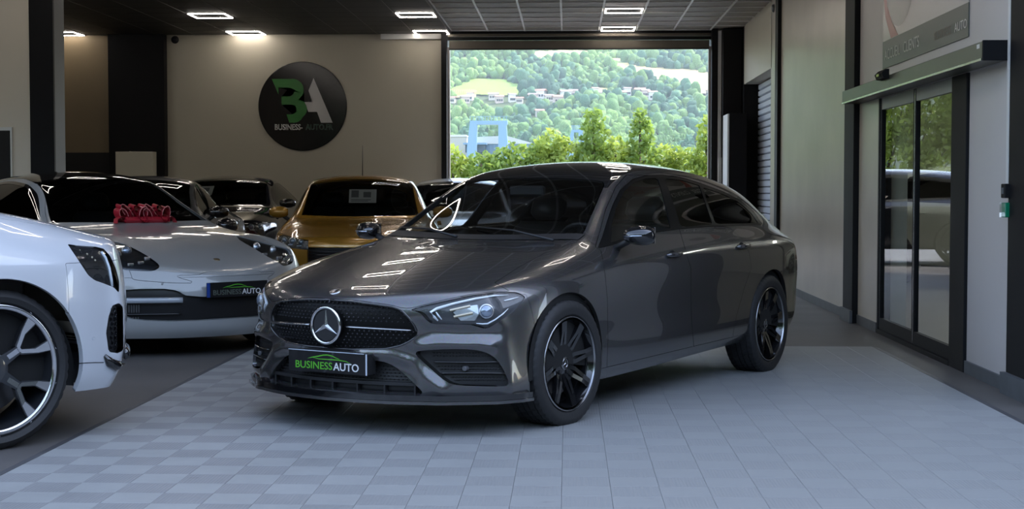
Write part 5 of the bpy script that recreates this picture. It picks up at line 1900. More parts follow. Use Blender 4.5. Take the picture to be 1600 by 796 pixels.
def por_detail(sk, car, lamps, g, b):
    for h, sg in lamps:
        for (u, v, r) in ((200, 392, .032), (185, 398, .026)):
            p, n = sk.pix(u, v)
            if p is None: continue
            refl_block(h, Vector((p.x - .02, abs(p.y) * sg, p.z)), r, Vector((.9, .4 * sg, .3)))
        for (u, v) in ((222, 411), (232, 404), (186, 410), (206, 414)):
            p, n = sk.pix(u, v)
            if p is None: continue
            c = Vector((p.x - .016, abs(p.y) * sg, p.z))
            bm = bmesh.new(); add_box(bm, c.x - .012, c.x + .006, c.y - .022, c.y + .022, c.z - .010, c.z + .010, .003)
            bm_obj('led_module', bm, mat('lamp_reflector', (.7, .7, .7), .1, metal=1), h)
    # intake bars
    for sg in (1, -1):
        for (z, x0) in ((.335, .012), (.435, .0)):
            pts = []
            for y in np.linspace(.40, .83, 14):
                p, n = sk.front(y, z)
                if p is None: continue
                pts.append(Vector((p.x - x0, y * sg, z)))
            bm = bmesh.new(); add_tube(bm, pts, [(.014, .006 if z < .4 else .022)] * len(pts), 8)
            bm_obj('intake_light_bar', bm, mat('grey_light_bar', (0.35, 0.38, 0.42), 0.15, coat=1) if z > .4 else M_gloss, b, smooth=True)
        for k in range(7):
            for zz in (.285, .375):
                p, n = sk.front(.66 + k * .014, zz)
                box('intake_vane', p.x - .033, p.x - .015, (.66 + k * .014 - .002) * sg, (.66 + k * .014 + .002) * sg, zz - .028, zz + .028, mat('grey_vane', (.10, .10, .10), .4), b)
    p, n = sk.front(0, .50)
    c = p + Vector((.028, 0, 0))
    Mp = Matrix.Translation((c.x, 0, .505)) @ Matrix(((0, 0, 1, 0), (1, 0, 0, 0), (0, 1, 0, 0), (0, 0, 0, 1)))
    plate(car, Mp, blue='left')
    p, n = sk.top(.30, 0)
    Mb = Matrix.Translation(p + n * .001) @ n.to_track_quat('Y', 'X').to_matrix().to_4x4()
    bm = bmesh.new(); q = add_lathe(bm, [(.026, 0), (.024, .004), (.001, .005)], 6, 'Y', Mb)
    bm_obj('bonnet_badge', bm, mat('dull_gold_badge', (0.22, 0.15, 0.08), 0.3, metal=.8), car)
    for y in (-.52, .52):
        p, n = sk.front(y, .555)
        bm = bmesh.new(); q = add_lathe(bm, [(.010, -.004), (.010, .002), (.007, .003)], 14, 'X', Matrix.Translation(p)); bm.faces.new(q[-1])
        bm_obj('parking_sensor', bm, M_chalk, car)
lamp_px = lambda poly, smax=1.3, smin=-1: (lambda q: mx(sd_poly(q['P'], poly), (q['s'] - smax) * 300, (smin - q['s']) * 300))
sk_por, por = build_car(POR, 'car', 'pale grey low sports saloon with a red bow on its windscreen base', -2.45, 10.98, R(-46), M_chalk, kind='dark', wheel=(.355, .27, .275), fold=-1, levels=3,
        lampf=lamp_px(por_hl), bumpf=lamp_px(por_in, .8), detail=por_detail, roofm=mat('black_roof_paint', (0.01, 0.01, 0.011), .08, coat=1), mirror=(1.80, .93), arch=.375, mirror_mat=M_gloss)

# red ribbon bow on the cowl
bow = thing('gift_bow', 'large red ribbon bow lying at the foot of the windscreen of the pale grey saloon', 'bow', (0, 0, 0))
pb, nb = sk_por.top(1.50, 0.12)
wb_ = por.matrix_basis @ pb if False else (Matrix.Translation((-2.45, 10.98, 0)) @ Matrix.Rotation(R(-46), 4, 'Z')) @ pb
bow.location = (wb_.x, wb_.y, wb_.z + .005); bow.rotation_euler = (0, 0, R(-46 + 90)); bow.scale = (.66, .8, .98); bow.location.x -= .075
M_bow = mat('red_satin_ribbon', (0.42, 0.018, 0.035), 0.35, coat=.2)
M_bowl = mat('pink_ribbon_edge', (0.62, 0.20, 0.20), 0.4)
def ribbon(path, w, m, parent, name='ribbon_loop', tilt=Vector((0, 1, 0))):
    bm = bmesh.new(); rows = []
    for i, p in enumerate(path):
        p = Vector(p)
        rows.append([bm.verts.new(p - tilt * w / 2), bm.verts.new(p + tilt * w / 2)])
    for a, b in zip(rows, rows[1:]): bm.faces.new((a[0], a[1], b[1], b[0]))
    return bm_obj(name, bm, m, parent, smooth=True)
nloop = 12
for k in range(nloop):
    a0 = -1.25 + 2.5 * k / (nloop - 1)
    x0 = -.29 + .58 * k / (nloop - 1)
    hgt = .125 + .03 * ((k * 7) % 3 - 1) * .6
    lean = .10 * sin(k * 2.1) - .05
    path = []
    for t in np.linspace(0, 2 * pi, 15):
        r = .055 + .01 * (k % 2)
        path.append((x0 + r * sin(t) + lean * (1 - cos(t)) * .5, .02 * sin(k), .012 + hgt * (1 - cos(t)) / 2))
    o = ribbon(path, .13, M_bow, bow, tilt=Vector((.15 * sin(k * 1.3), 1, .1)).normalized())
    if k % 2 == 0:
        ed = [Vector(p) + Vector((0, -.067, .002)) for p in path[3:12]]
        bm = bmesh.new(); add_tube(bm, ed, .004, 5); bm_obj('ribbon_edge', bm, M_bowl, o)
for (x0, x1) in ((-.28, -.42), (.28, .36)):
    ribbon([(x0, -.02, .03), ((x0 + x1) / 2, -.05, .055), (x1, -.06, .035), (x1 * 1.04, -.08, .0)], .09, M_bow, bow, 'ribbon_tail')
bm = bmesh.new(); add_box(bm, -.30, .30, -.07, .07, 0, .05, .02); bm_obj('ribbon_knot', bm, M_bow, bow)

# ------------------------------------------------------------------ white SUV at the left edge
AUD = gspec(L=5.01, W=2.0, H=1.70, hz=.94, cowl=1.50, cz=1.22, head=2.25, apex=2.7, rend=4.1, rz=1.50, tz=1.15, belt=1.12, beltr=1.16, wf=1.03, wr=4.03,
            yr=.62, yrr=.56, gh=.86, zb0=.26, nose=.34, F=[.06, .02, .0, .0, .02, .03, .07], shoulder=1.0, flare=.045)
M_whitep = mat('white_car_paint', (0.56, 0.58, 0.61), 0.25, coat=1)
aud_hl = [(105.5, 381.5), (120, 384), (150, 386), (162, 389), (172, 400), (181, 420), (186, 440), (186, 458), (178, 449), (160, 442), (148, 438), (138, 430), (122, 406)]
aud_in = [(176, 478), (186, 474), (192, 480), (193, 548), (184, 552), (170, 550), (166, 520), (170, 495)]
def aud_detail(sk, car, lamps, g, b):
    for h, sg in lamps:
        for k, (u, v) in enumerate(((126, 389.5), (138, 395.5), (146, 401), (151, 406))):
            p, n = sk.pix(u, v)
            if p is None: continue
            c = Vector((p.x, abs(p.y) * sg, p.z)) - Vector((n.x, abs(n.y) * sg, n.z)) * .012
            bm = bmesh.new(); bmesh.ops.create_icosphere(bm, subdivisions=1, radius=.009, matrix=Matrix.Translation(c))
            bm_obj('led_lens', bm, mat('warm_reflector', (0.55, 0.47, 0.33), 0.15, metal=0.8), h)
        pts = []
        for (u, v) in ((160, 392), (167, 402), (173, 418), (176, 436), (177, 448)):
            p, n = sk.pix(u, v)
            if p is None: continue
            pts.append(Vector((p.x, abs(p.y) * sg, p.z)) - Vector((n.x, abs(n.y) * sg, n.z)) * .010)
        if len(pts) > 2:
            tube('light_guide', pts, .008, mat('light_guide_white', (0.80, 0.84, 0.88), 0.2, coat=1), h)
    # side intake honeycomb studs
    if b:
        vv, ff = [], []
        for k in range(9):
            for j in range(2):
                p, n = sk.pix(178 + j * 6 + (k % 2) * 2, 484 + k * 7.4)
                if p is None: continue
                for sg in (1, -1):
                    c = Vector((p.x - .02, abs(p.y) * sg, p.z)); b0 = len(vv)
                    w = .012
                    vv += [(c.x, c.y - w, c.z), (c.x, c.y, c.z - w), (c.x, c.y + w, c.z), (c.x, c.y, c.z + w), (c.x + .014, c.y, c.z)]
                    ff += [(b0, b0 + 1, b0 + 4), (b0 + 1, b0 + 2, b0 + 4), (b0 + 2, b0 + 3, b0 + 4), (b0 + 3, b0, b0 + 4)]
        o = mesh_obj('intake_stud', vv, ff, M_gloss, b); o['kind'] = 'stuff'
    # panel joint above the lower skirt
    jp = []
    for (u, v) in ((124, 568.5), (135, 567.5), (148, 567), (162, 567)):
        p, n = sk.pix(u, v)
        if p is not None: jp.append((p, n))
    for sg in (1, -1):
        tube('panel_joint', [Vector((p.x, abs(p.y) * sg, p.z)) + Vector((n.x, abs(n.y) * sg, n.z)) * -.001 for p, n in jp], .003, M_dark, car, seg=5)
    fp = []
    for (u, v) in ((163, 556), (170, 566), (180, 571), (190, 569)):
        p, n = sk.pix(u, v)
        if p is not None: fp.append((p, n))
    for sg in (1, -1):
        tube('corner_fin', [Vector((p.x, abs(p.y) * sg, p.z)) + Vector((n.x, abs(n.y) * sg, n.z)) * .004 for p, n in fp], [.010, .026, .028, .016][:len(fp)], M_gloss, car)
    # bumper blade and corner fin
    pts = []
    for y in np.linspace(0, .90, 16):
        p, n = sk.front(y, .40)
        if p is None: continue
        pts.append(p + Vector((n.x, n.y, 0)).normalized() * .012)
    for sg in (1, -1):
        tube('bumper_blade', [Vector((p.x, p.y * sg, p.z)) for p in pts], [(.020, .028)] * len(pts), M_gloss, car)
    p, n = sk.pix(146, 529)
    for sg in (1, -1):
        q = Vector((p.x, abs(p.y) * sg, p.z)); nn = Vector((n.x, abs(n.y) * sg, n.z))
        Mx = Matrix.Translation(q) @ nn.to_track_quat('Y', 'Z').to_matrix().to_4x4()
        bm = bmesh.new(); r_ = add_lathe(bm, [(.010, -.003), (.010, .002), (.008, .0025), (.0075, .0005)], 16, 'Y', Mx); bm.faces.new(r_[-1])
        bm_obj('parking_sensor', bm, M_whitep, car)
AUD_TH = R(48)
aw = at_z(-3, 705)       # where the front tyre touches the floor
fwd = Vector((cos(AUD_TH), sin(AUD_TH), 0)); lft = Vector((-sin(AUD_TH), cos(AUD_TH), 0))
an = Vector((aw.x, aw.y, 0)) + fwd * 1.03 + lft * .962
sk_aud, aud = build_car(AUD, 'car', 'white SUV with large two-tone wheel cut off by the left edge', an.x, an.y, AUD_TH, M_whitep, kind='audi', wheel=(.385, .312, .295), fold=-1, levels=3,
        lampf=lamp_px(aud_hl, 1.2, .25), bumpf=lamp_px(aud_in, .9, .25), detail=aud_detail, mirror=(1.85, 1.16), arch=.435,
        grillef=lambda q: mx(q['y'] - .52, np.abs(q['z'] - .66) - .17, q['s'] - .35) * 300)

# ------------------------------------------------------------------ cars in the back rows
def box_lamp(y0, y1, z0, z1, smax):
    def f(q):
        t = np.clip((q['y'] - y0) / (y1 - y0), 0, 1)
        return mx(y0 - q['y'], q['y'] - y1, (z0 + .03 * t) - q['z'], q['z'] - (z1 + .05 * t), q['s'] - smax) * 300
    return f
def std_detail(zl, yl, plate_z=None, bars=4, gz=(.5, .6), gy=.45, bar_m=None):
    def d(sk, car, lamps, g, b):
        for h, sg in lamps:
            for k in range(3):
                y = yl[0] + (yl[1] - yl[0]) * (k + .5) / 3
                p, n = sk.front(y, zl)
                if p is None: continue
                refl_block(h, Vector((p.x - .022, y * sg, zl + .01 * k)), .026 + .006 * (k == 1), Vector((.95, .25 * sg, .1)))
                bm = bmesh.new(); add_box(bm, p.x - .03, p.x - .012, y * sg - .045, y * sg + .045, zl - .045 + .01 * k, zl - .030 + .01 * k, .003, None)
                bm_obj('reflector_fin', bm, mat('lamp_reflector', (.7, .7, .7), .1, metal=1), h)
        if g:
            for k in range(bars):
                z = gz[0] + (gz[1] - gz[0]) * (k + .5) / bars
                pts = []
                for y in np.linspace(-gy, gy, 13):
                    p, n = sk.front(y, z)
                    if p is None: continue
                    pts.append(Vector((p.x - .014, y, z)))
                if len(pts) > 2: tube('grille_bar', pts, .006, bar_m or M_gloss, g)
        if plate_z:
            p, n = sk.front(0, plate_z)
            Mp = Matrix.Translation((p.x + .03, 0, plate_z)) @ Matrix(((0, 0, 1, 0), (1, 0, 0, 0), (0, 1, 0, 0), (0, 0, 0, 1)))
            plate(car, Mp, blue='left')
    return d

M_lchrome = mat('smoked_lamp_reflector', (0.22, 0.22, 0.22), 0.22, metal=.8, bump=(45, .9))
M_yellow = mat('mustard_yellow_paint', (0.44, 0.235, 0.032), 0.25, metal=0.35, coat=1)
HAT = gspec(L=4.05, W=1.745, H=1.43, hz=.715, cowl=1.05, cz=.935, head=1.72, apex=2.2, rend=3.55, rz=1.35, tz=.95, belt=.92, beltr=1.0, wf=.83, wr=3.37, yr=.585, yrr=.54, gh=.77, nose=.30, shoulder=.86)
sk_y, car_y = build_car(HAT, 'car', 'mustard yellow hatchback with a paper sheet behind its windscreen', -2.13, 14.95, R(-84), M_yellow, wheel=(.32, .225, .205), kind='dark', levels=3, lampm=M_lchrome,
        lampf=box_lamp(.49, .84, .635, .735, .65), grillef=lambda q: mx(q['y'] - .50, .48 - q['z'], q['z'] - .66, q['s'] - .4) * 300,
        bumpf=lambda q: mx(q['y'] - .55, .27 - q['z'], q['z'] - .40, q['s'] - .4) * 300, detail=std_detail(.71, (.52, .80), None, 6, (.48, .66), .48), mirror=(1.40, 1.0), glassm=None)
# roof aerial and windscreen paper on the yellow car
def on_car(sk, car_xyth, p):
    return car_matrix(*car_xyth) @ p
p, n = sk_y.top(2.6, -.02)
tube('aerial', [p, p + Vector((-.10, 0, .36))], [.006, .002], M_dark, car_y)
def paper(sk, car, s, y, w, h, label, th, nx, ny, blocks=True):
    p, n = sk.top(s, y)
    c = p - n * .03
    t = Vector((-1, 0, 0)); t = (t - n * t.dot(n)).normalized()       # uphill along the glass
    x = Vector((0, 1, 0))
    Mloc = Matrix.Translation(c) @ Matrix((( x.x, t.x, n.x, 0), (x.y, t.y, n.y, 0), (x.z, t.z, n.z, 0), (0, 0, 0, 1)))
    W_ = car_matrix(nx, ny, th)
    o = thing('paper_sheet', label, 'paper sheet')
    o.matrix_world = W_ @ Mloc
    Mp_ = mat('white_paper', (0.62, 0.63, 0.62), 0.7)
    bm = bmesh.new(); add_box(bm, -w / 2, w / 2, -h / 2, h / 2, -.0008, 0)
    bm_obj('sheet', bm, Mp_, o)
    if blocks:
        for (a, b, c_, d) in ((-.42, -.15, -.10, .42), (.02, .30, -.10, .30), (-.42, .30, -.30, -.25), (-.42, .2, -.40, -.36)):
            bm = bmesh.new(); add_box(bm, a * w, b * w, c_ * h, d * h, .0002, .0008)
            bm_obj('printed_block', bm, mat('grey_print', (0.16, 0.17, 0.18), 0.7), o)
    return o
paper(sk_y, car_y, 1.42, .02, .30, .24, 'printed paper sheet behind the windscreen of the mustard yellow hatchback', R(-84), -2.13, 14.95)
p, n = sk_y.top(1.30, -.50)

M_graph = flake_paint('graphite_paint', (0.10, 0.10, 0.105), 0.6, 0.30)
SED = gspec(L=4.55, W=1.80, H=1.42, hz=.74, cowl=1.20, cz=.985, head=1.92, apex=2.4, rend=3.75, rz=1.22, tz=1.02, belt=.93, beltr=1.0, wf=.88, wr=3.58, yr=.57, yrr=.50, gh=.77, nose=.32, shoulder=.87)
sk_a, car_a = build_car(SED, 'car', 'dark grey saloon with bright window line behind the pale grey sports saloon', -4.60, 14.6, R(-85), M_graph, kind='std', lampm=M_lchrome, lampf=box_lamp(.50, .84, .66, .74, .7),
        grillef=lambda q: mx(q['y'] - .42, .50 - q['z'], q['z'] - .68, q['s'] - .4) * 300, detail=std_detail(.71, (.55, .8), .40, 4, (.5, .68), .40), trim=M_chrome, mirror=(1.52, 1.0), mirror_mat=M_gloss, levels=3)
M_blk = mat('black_car_paint', (0.010, 0.010, 0.014), 0.12, coat=1)
CRO = gspec(L=4.15, W=1.80, H=1.47, hz=.80, cowl=1.10, cz=1.02, head=1.78, apex=2.3, rend=3.5, rz=1.33, tz=1.0, belt=.97, beltr=1.04, wf=.84, wr=3.40, yr=.575, yrr=.52, gh=.78, nose=.32, shoulder=.90)
sk_b, car_b = build_car(CRO, 'car', 'black hatchback parked against the logo wall beyond the dark grey saloon', -4.78, 19.1, R(-90), M_blk, kind='dark', lampf=box_lamp(.48, .84, .70, .78, .7),
        grillef=lambda q: mx(q['y'] - .44, .50 - q['z'], q['z'] - .70, q['s'] - .4) * 300, detail=std_detail(.75, (.5, .8), None, 4, (.5, .70), .40), mirror=(1.45, 1.06), mirror_mat=M_gloss, levels=3)
paper(sk_b, car_b, 1.50, -.30, .28, .24, 'pale paper sheet behind the windscreen of the black hatchback', R(-90), -4.78, 19.1)

M_silver = flake_paint('silver_paint', (0.70, 0.75, 0.80), 0.3, 0.28)
SIL = dict(HAT)
sk_d, car_d = build_car(SIL, 'car', 'silver hatchback mostly hidden behind the grey estate, by the opening', -1.50, 19.25, R(-88), M_silver, kind='std', lampf=box_lamp(.50, .82, .66, .74, .65),
        grillef=lambda q: mx(q['y'] - .45, .48 - q['z'], q['z'] - .66, q['s'] - .4) * 300, detail=std_detail(.71, (.52, .80), .40, 4, (.48, .66), .42), mirror=(1.40, 1.0))
# SUV seen through the glass door
SUV = gspec(L=4.55, W=1.86, H=1.62, hz=.86, cowl=1.20, cz=1.10, head=1.90, apex=2.4, rend=3.95, rz=1.50, tz=1.08, belt=1.02, beltr=1.08, wf=.90, wr=3.60, yr=.61, yrr=.56, gh=.80, zb0=.27, nose=.30, shoulder=.95)
sk_e, car_e = build_car(SUV, 'car', 'pale SUV standing in the room behind the sliding glass door', 7.2, 17.35, R(-50), mat('pearl_white_paint', (0.62, 0.66, 0.62), 0.22, coat=1), kind='std', wheel=(.355, .25, .235), lampf=box_lamp(.52, .88, .80, .90, .7),
        grillef=lambda q: mx(q['y'] - .50, .52 - q['z'], q['z'] - .82, q['s'] - .4) * 300, detail=std_detail(.85, (.58, .84), .45, 5, (.54, .80), .46, M_chrome), mirror=(1.55, 1.10), mirror_mat=M_gloss)
# SUV parked across, outside the big opening (seen mirrored in the glass door)
sk_f, car_f = build_car(dict(SUV), 'car', 'black SUV parked outside the big opening, mirrored in the glass door', 2.35, 26.4, R(12), M_blk, kind='dark', wheel=(.355, .25, .235), lampf=box_lamp(.52, .88, .80, .90, .7),
        grillef=lambda q: mx(q['y'] - .50, .52 - q['z'], q['z'] - .82, q['s'] - .4) * 300, detail=std_detail(.85, (.58, .84), None, 4, (.54, .80), .46), mirror=(1.55, 1.10))
HAZE = 0.0002
# ================================================================== OUTSIDE
M_asph = mat('asphalt', (0.16, 0.155, 0.15), 0.8, noise=(.8, .15))
og = struct(box('ground', -60, 60, YB + .3, 40, -.3, -.01, M_asph))
M_grassg = mat('dry_grass', (0.16, 0.17, 0.06), 0.9, noise=(.05, .3))

def terr(x, y):
    kn = TER
    z = kn(y)
    a = np.clip((y - 640) / 200, 0, 1)
    z = z + a * (4.5 * np.sin(x / 75 + y / 110) + 3.0 * np.sin(x / 33 - y / 60 + 1.3) + 1.2 * np.sin(x / 17 + y / 41))
    return z
TER = pchip([(40, -5), (100, -9), (560, -8), (640, 2), (700, 19), (790, 34), (880, 53), (897, 58), (945, 71), (985, 85), (1085, 105), (1240, 140), (1500, 193), (1900, 270)])
ys_t = np.concatenate([np.linspace(40, 620, 8), np.linspace(640, 1900, 110)])
xs_t = np.linspace(-1, 1, 70)
tv_, tf_ = [], []
for y in ys_t:
    hwid = 120 + y * .42
    for x in xs_t:
        tv_.append((x * hwid, y, float(terr(x * hwid, y))))
nx_ = len(xs_t)
for i in range(len(ys_t) - 1):
    for j in range(nx_ - 1):
        a = i * nx_ + j
        tf_.append((a, a + 1, a + nx_ + 1, a + nx_))
hill = struct(mesh_obj('hillside', tv_, tf_, mat('undergrowth', (0.045, 0.075, 0.02), 0.9, noise=(.02, .4)), smooth=True))

def on_ter(u, v):
    """where the sight line through a photo pixel meets the hillside"""
    r = cam_ray(u, v)
    last = None
    for Y in np.arange(645, 1900, 2.0):
        p = Vector((0, 0, CAMH)) + r * (Y / r.y)
        if float(terr(p.x, p.y)) >= p.z: return p
    return Vector((0, 0, CAMH)) + r * (1900 / r.y)

# meadows
fields = {
 'light': ('bright green meadow on the hillside above the village, left', [(700, 147), (716, 140), (740, 128), (762, 125.5), (790, 129), (812, 138), (826, 149), (800, 152), (770, 150), (735, 147), (715, 150)], (0.19, 0.30, 0.045)),
 'top': ('straw-coloured meadow high on the hillside near the top edge', [(826, 87), (845, 82.5), (880, 81.5), (925, 83), (921, 87), (880, 89), (838, 92)], (0.36, 0.32, 0.13)),
 'right': ('large straw-coloured field on the right of the hillside', [(964, 93), (976, 103), (990, 107), (1020, 110), (1050, 112), (1080, 113), (1114, 120), (1125, 124), (1125, 147), (1100, 149), (1082, 146), (1062, 136), (1040, 128), (1010, 121), (985, 112), (970, 103)], (0.40, 0.33, 0.15)),
 'low': ('yellowish strip of meadow beside the hillside village', [(918, 140), (945, 140), (960, 146), (950, 149), (925, 147)], (0.42, 0.38, 0.15)),
 'lowl': ('pale grass patch by the houses at the left jamb', [(699, 147), (722, 143), (745, 147), (740, 156), (718, 154), (699, 153)], (0.30, 0.30, 0.12)),
 'gap': ('narrow grass clearing between the upper woods', [(955, 96), (962, 93), (975, 104), (985, 113), (976, 113), (962, 105)], (0.33, 0.36, 0.13)),
}
fpolys = []
for k, (lab, poly, colr) in fields.items():
    W_ = [on_ter(*p) for p in poly]
    P2 = [(p.x, p.y) for p in W_]
    fpolys.append(np.array(P2))
    arr_ = np.array(P2); x0, y0 = arr_.min(0); x1, y1 = arr_.max(0)
    nxg, nyg = 40, 40
    vv, ff, idx = [], [], {}
    gx = np.linspace(x0, x1, nxg); gy = np.linspace(y0, y1, nyg)
    GX, GY = np.meshgrid(gx, gy); sd = sd_poly(np.stack([GX.ravel(), GY.ravel()], 1), arr_).reshape(nyg, nxg)
    def vid(i, j):
        if (i, j) not in idx:
            idx[(i, j)] = len(vv); vv.append((gx[j], gy[i], float(terr(gx[j], gy[i])) + 1.0))
        return idx[(i, j)]
    for i in range(nyg - 1):
        for j in range(nxg - 1):
            if sd[i:i + 2, j:j + 2].min() < 2: ff.append((vid(i, j), vid(i, j + 1), vid(i + 1, j + 1), vid(i + 1, j)))
    o = mesh_obj('meadow', vv, ff, mat('meadow_' + k, colr, .9, noise=(.03, .12)), smooth=True)
    tag(o, lab, 'field')

def in_field(P, marg=0):
    r = np.full(len(P), 1e9)
    for f in fpolys: r = np.minimum(r, sd_poly(P, f))
    return r < marg

# ---- wooded hillside
def crown_mesh(name, sub, seed, m, trunk=True, tall=1.0):
    rg = np.random.default_rng(seed)
    bm = bmesh.new()
    bmesh.ops.create_icosphere(bm, subdivisions=sub, radius=1.0)
    ph = rg.uniform(0, 6, 6)
    for v in bm.verts:
        c = v.co.copy()
        d = 1 + .16 * sin(3.1 * c.x + ph[0]) * sin(3.7 * c.y + ph[1]) + .16 * sin(5.3 * c.z + 4 * c.x + ph[2]) + .12 * sin(11 * c.x + ph[3]) * sin(12 * c.y + 9 * c.z) + .16 * rg.uniform(-1, 1)
        v.co = Vector((c.x * d, c.y * d, (c.z * d * tall) + tall * .9))
    me = bpy.data.meshes.new(name); bm.to_mesh(me); bm.free()
    me.materials.append(m)
    return me
def leafm(name, c, n=(2.2, .45)):
    m = mat(name, c, .85, noise=(n[0], n[1], 6), bump=None, spec=.2)
    return m
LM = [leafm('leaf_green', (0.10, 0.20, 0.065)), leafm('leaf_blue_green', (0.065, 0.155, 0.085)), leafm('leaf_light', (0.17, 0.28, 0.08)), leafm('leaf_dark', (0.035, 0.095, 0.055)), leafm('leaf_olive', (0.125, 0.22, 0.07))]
crowns = [crown_mesh('tree', 3, 11 + k, LM[k % 5], tall=[1.0, 1.15, .9, 1.7, 1.05][k % 5]) for k in range(10)]
lowc = []
for k in range(10):
    bm = bmesh.new(); bmesh.ops.create_icosphere(bm, subdivisions=2, radius=1.0)
    rg = np.random.default_rng(50 + k)
    tall = [1.0, 1.15, .9, 1.8, 1.05][k % 5]
    V = np.array([v.co for v in bm.verts]); F = np.array([[v.index for v in f.verts] for f in bm.faces]); bm.free()
    V = V * (1 + rg.uniform(-.3, .25, (len(V), 1))); V[:, 2] = V[:, 2] * tall + tall * .9
    lowc.append((V, F))
pts = []
y = 664.0
while y < 1330:
    step = 3.9
    hw_ = 50 + y * .125
    x = -hw_
    while x < hw_:
        pts.append((x + rng.uniform(-2.4, 2.4), y + rng.uniform(-3, 3))); x += step
    y += step * 1.3
pts = np.array(pts)
fsh = pts + np.array([0, 14.0]); fsh2 = pts + np.array([0, 26.0])
pts = pts[~(in_field(pts, 1.5) | in_field(fsh, -2) | in_field(fsh2, -6))]
# village clearings
houses = [(706, 157, 11), (727, 158, 13), (735, 153, 9), (771, 152, 14), (780, 157, 12), (800, 156, 10), (812, 158, 10), (833, 154, 13), (845, 150, 15), (858, 154, 13), (872, 158, 15), (884, 151, 16), (843, 178, 12), (896, 148, 12), (930, 146, 10), (941, 149, 9), (970, 150, 14), (980, 146, 10), (1000, 144, 15), (1008, 148, 12), (1020, 152, 12), (1030, 154, 9), (1108, 147, 10)]
HW = []
for (u, v, w) in houses:
    p = on_ter(u, v + 4); HW.append((p, w, u, v))
hp_ = np.array([[p.x, p.y] for p, *_ in HW])
dist = np.sqrt(((pts[:, None, :] - hp_[None]) ** 2).sum(2))
dxy = pts[:, None, :] - hp_[None]
near = (np.abs(dxy[:, :, 0]) < 5.5) & (dxy[:, :, 1] > -26) & (dxy[:, :, 1] < 6)
pts = pts[~near.any(1)]
zt = np.array([float(terr(a, b)) for a, b in pts])
order = np.argsort(pts[:, 1])
pts, zt = pts[order], zt[order]
kinds = rng.integers(0, 10, len(pts))
clump = np.sin(pts[:, 0] / 31 + 1) * np.sin(pts[:, 1] / 57 + 2) + .5 * np.sin(pts[:, 0] / 13) + rng.uniform(-.7, .7, len(pts))
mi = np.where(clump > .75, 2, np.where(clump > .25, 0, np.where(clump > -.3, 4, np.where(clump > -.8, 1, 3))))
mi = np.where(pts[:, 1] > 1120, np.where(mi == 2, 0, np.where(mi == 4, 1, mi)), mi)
P3 = np.stack([pts[:, 0], pts[:, 1], zt + 4], 1)
pp = proj_np(P3)
inv = (pp[:, 0] > 690) & (pp[:, 0] < 1120) & (pp[:, 1] > 60) & (pp[:, 1] < 250)
lab_t = ['broad green tree in the woods on the hillside', 'blue-green tree in the woods on the hillside', 'light green tree in the woods on the hillside', 'dark tree in the woods on the hillside', 'olive green tree in the woods on the hillside']
cnt = 0
indiv = np.zeros(len(pts), bool)
for i in range(len(pts)):
    if inv[i] and cnt < 296:
        indiv[i] = True; cnt += 1
cache_c = {}
for i in np.where(indiv)[0]:
    key = (int(kinds[i]), int(mi[i]))
    if key not in cache_c:
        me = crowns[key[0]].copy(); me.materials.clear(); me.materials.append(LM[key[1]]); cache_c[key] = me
    r = rng.uniform(1.8, 3.2)
    o = link_mesh('tree', cache_c[key], None, (pts[i][0], pts[i][1], zt[i] - .5), (0, 0, rng.uniform(0, 6.28)), (r, r, r * rng.uniform(.9, 1.25)))
    u_, v_ = pp[i]
    band = 'low on the slope' if v_ > 222 else ('partway up the slope' if v_ > 205 else ('in the middle of the slope' if v_ > 188 else 'below the village'))
    part = next(t for lim_, t in ((722, 'by the left jamb'), (795, 'above the blue portal frame'), (840, 'right of the blue portal frame'), (895, 'above the rounded bush'), (952, 'behind the left pointed tree'), (980, 'between the pointed trees'), (1030, 'behind the right pointed tree'), (1080, 'right of both pointed trees'), (9999, 'by the right jamb')) if u_ < lim_)
    tag(o, ['broad green', 'blue-green', 'light green', 'dark', 'olive green'][key[1]] + ' hillside tree %s, %s' % (band, part), 'tree', 'trees of the wooded hillside')
rest = np.where(~indiv)[0]
VV, FF, MI = [], [], []
base = 0
for i in rest:
    V, F = lowc[kinds[i]]
    r = rng.uniform(1.7, 3.2); a = rng.uniform(0, 6.28)
    c_, s_ = cos(a), sin(a)
    X = (V[:, 0] * c_ - V[:, 1] * s_) * r + pts[i][0]; Y_ = (V[:, 0] * s_ + V[:, 1] * c_) * r + pts[i][1]; Z = V[:, 2] * r * rng.uniform(.9, 1.2) + zt[i] - .5
    VV.append(np.stack([X, Y_, Z], 1)); FF.append(F + base); MI.append(np.full(len(F), mi[i])); base += len(V)
VV = np.concatenate(VV); FF = np.concatenate(FF); MI = np.concatenate(MI)
me = bpy.data.meshes.new('forest')
me.vertices.add(len(VV)); me.vertices.foreach_set('co', VV.ravel().astype(np.float32))
me.loops.add(len(FF) * 3); me.loops.foreach_set('vertex_index', FF.ravel().astype(np.int32))
me.polygons.add(len(FF)); me.polygons.foreach_set('loop_start', np.arange(0, len(FF) * 3, 3, dtype=np.int32))
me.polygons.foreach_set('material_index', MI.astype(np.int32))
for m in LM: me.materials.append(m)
me.update(); me.validate()
fo = bpy.data.objects.new('forest', me); COL.objects.link(fo)
tag(fo, 'dense mixed woodland covering the rest of the hillside', 'forest', kind='stuff')
print('TREES', len(pts), 'single', cnt, 'tris', len(FF))

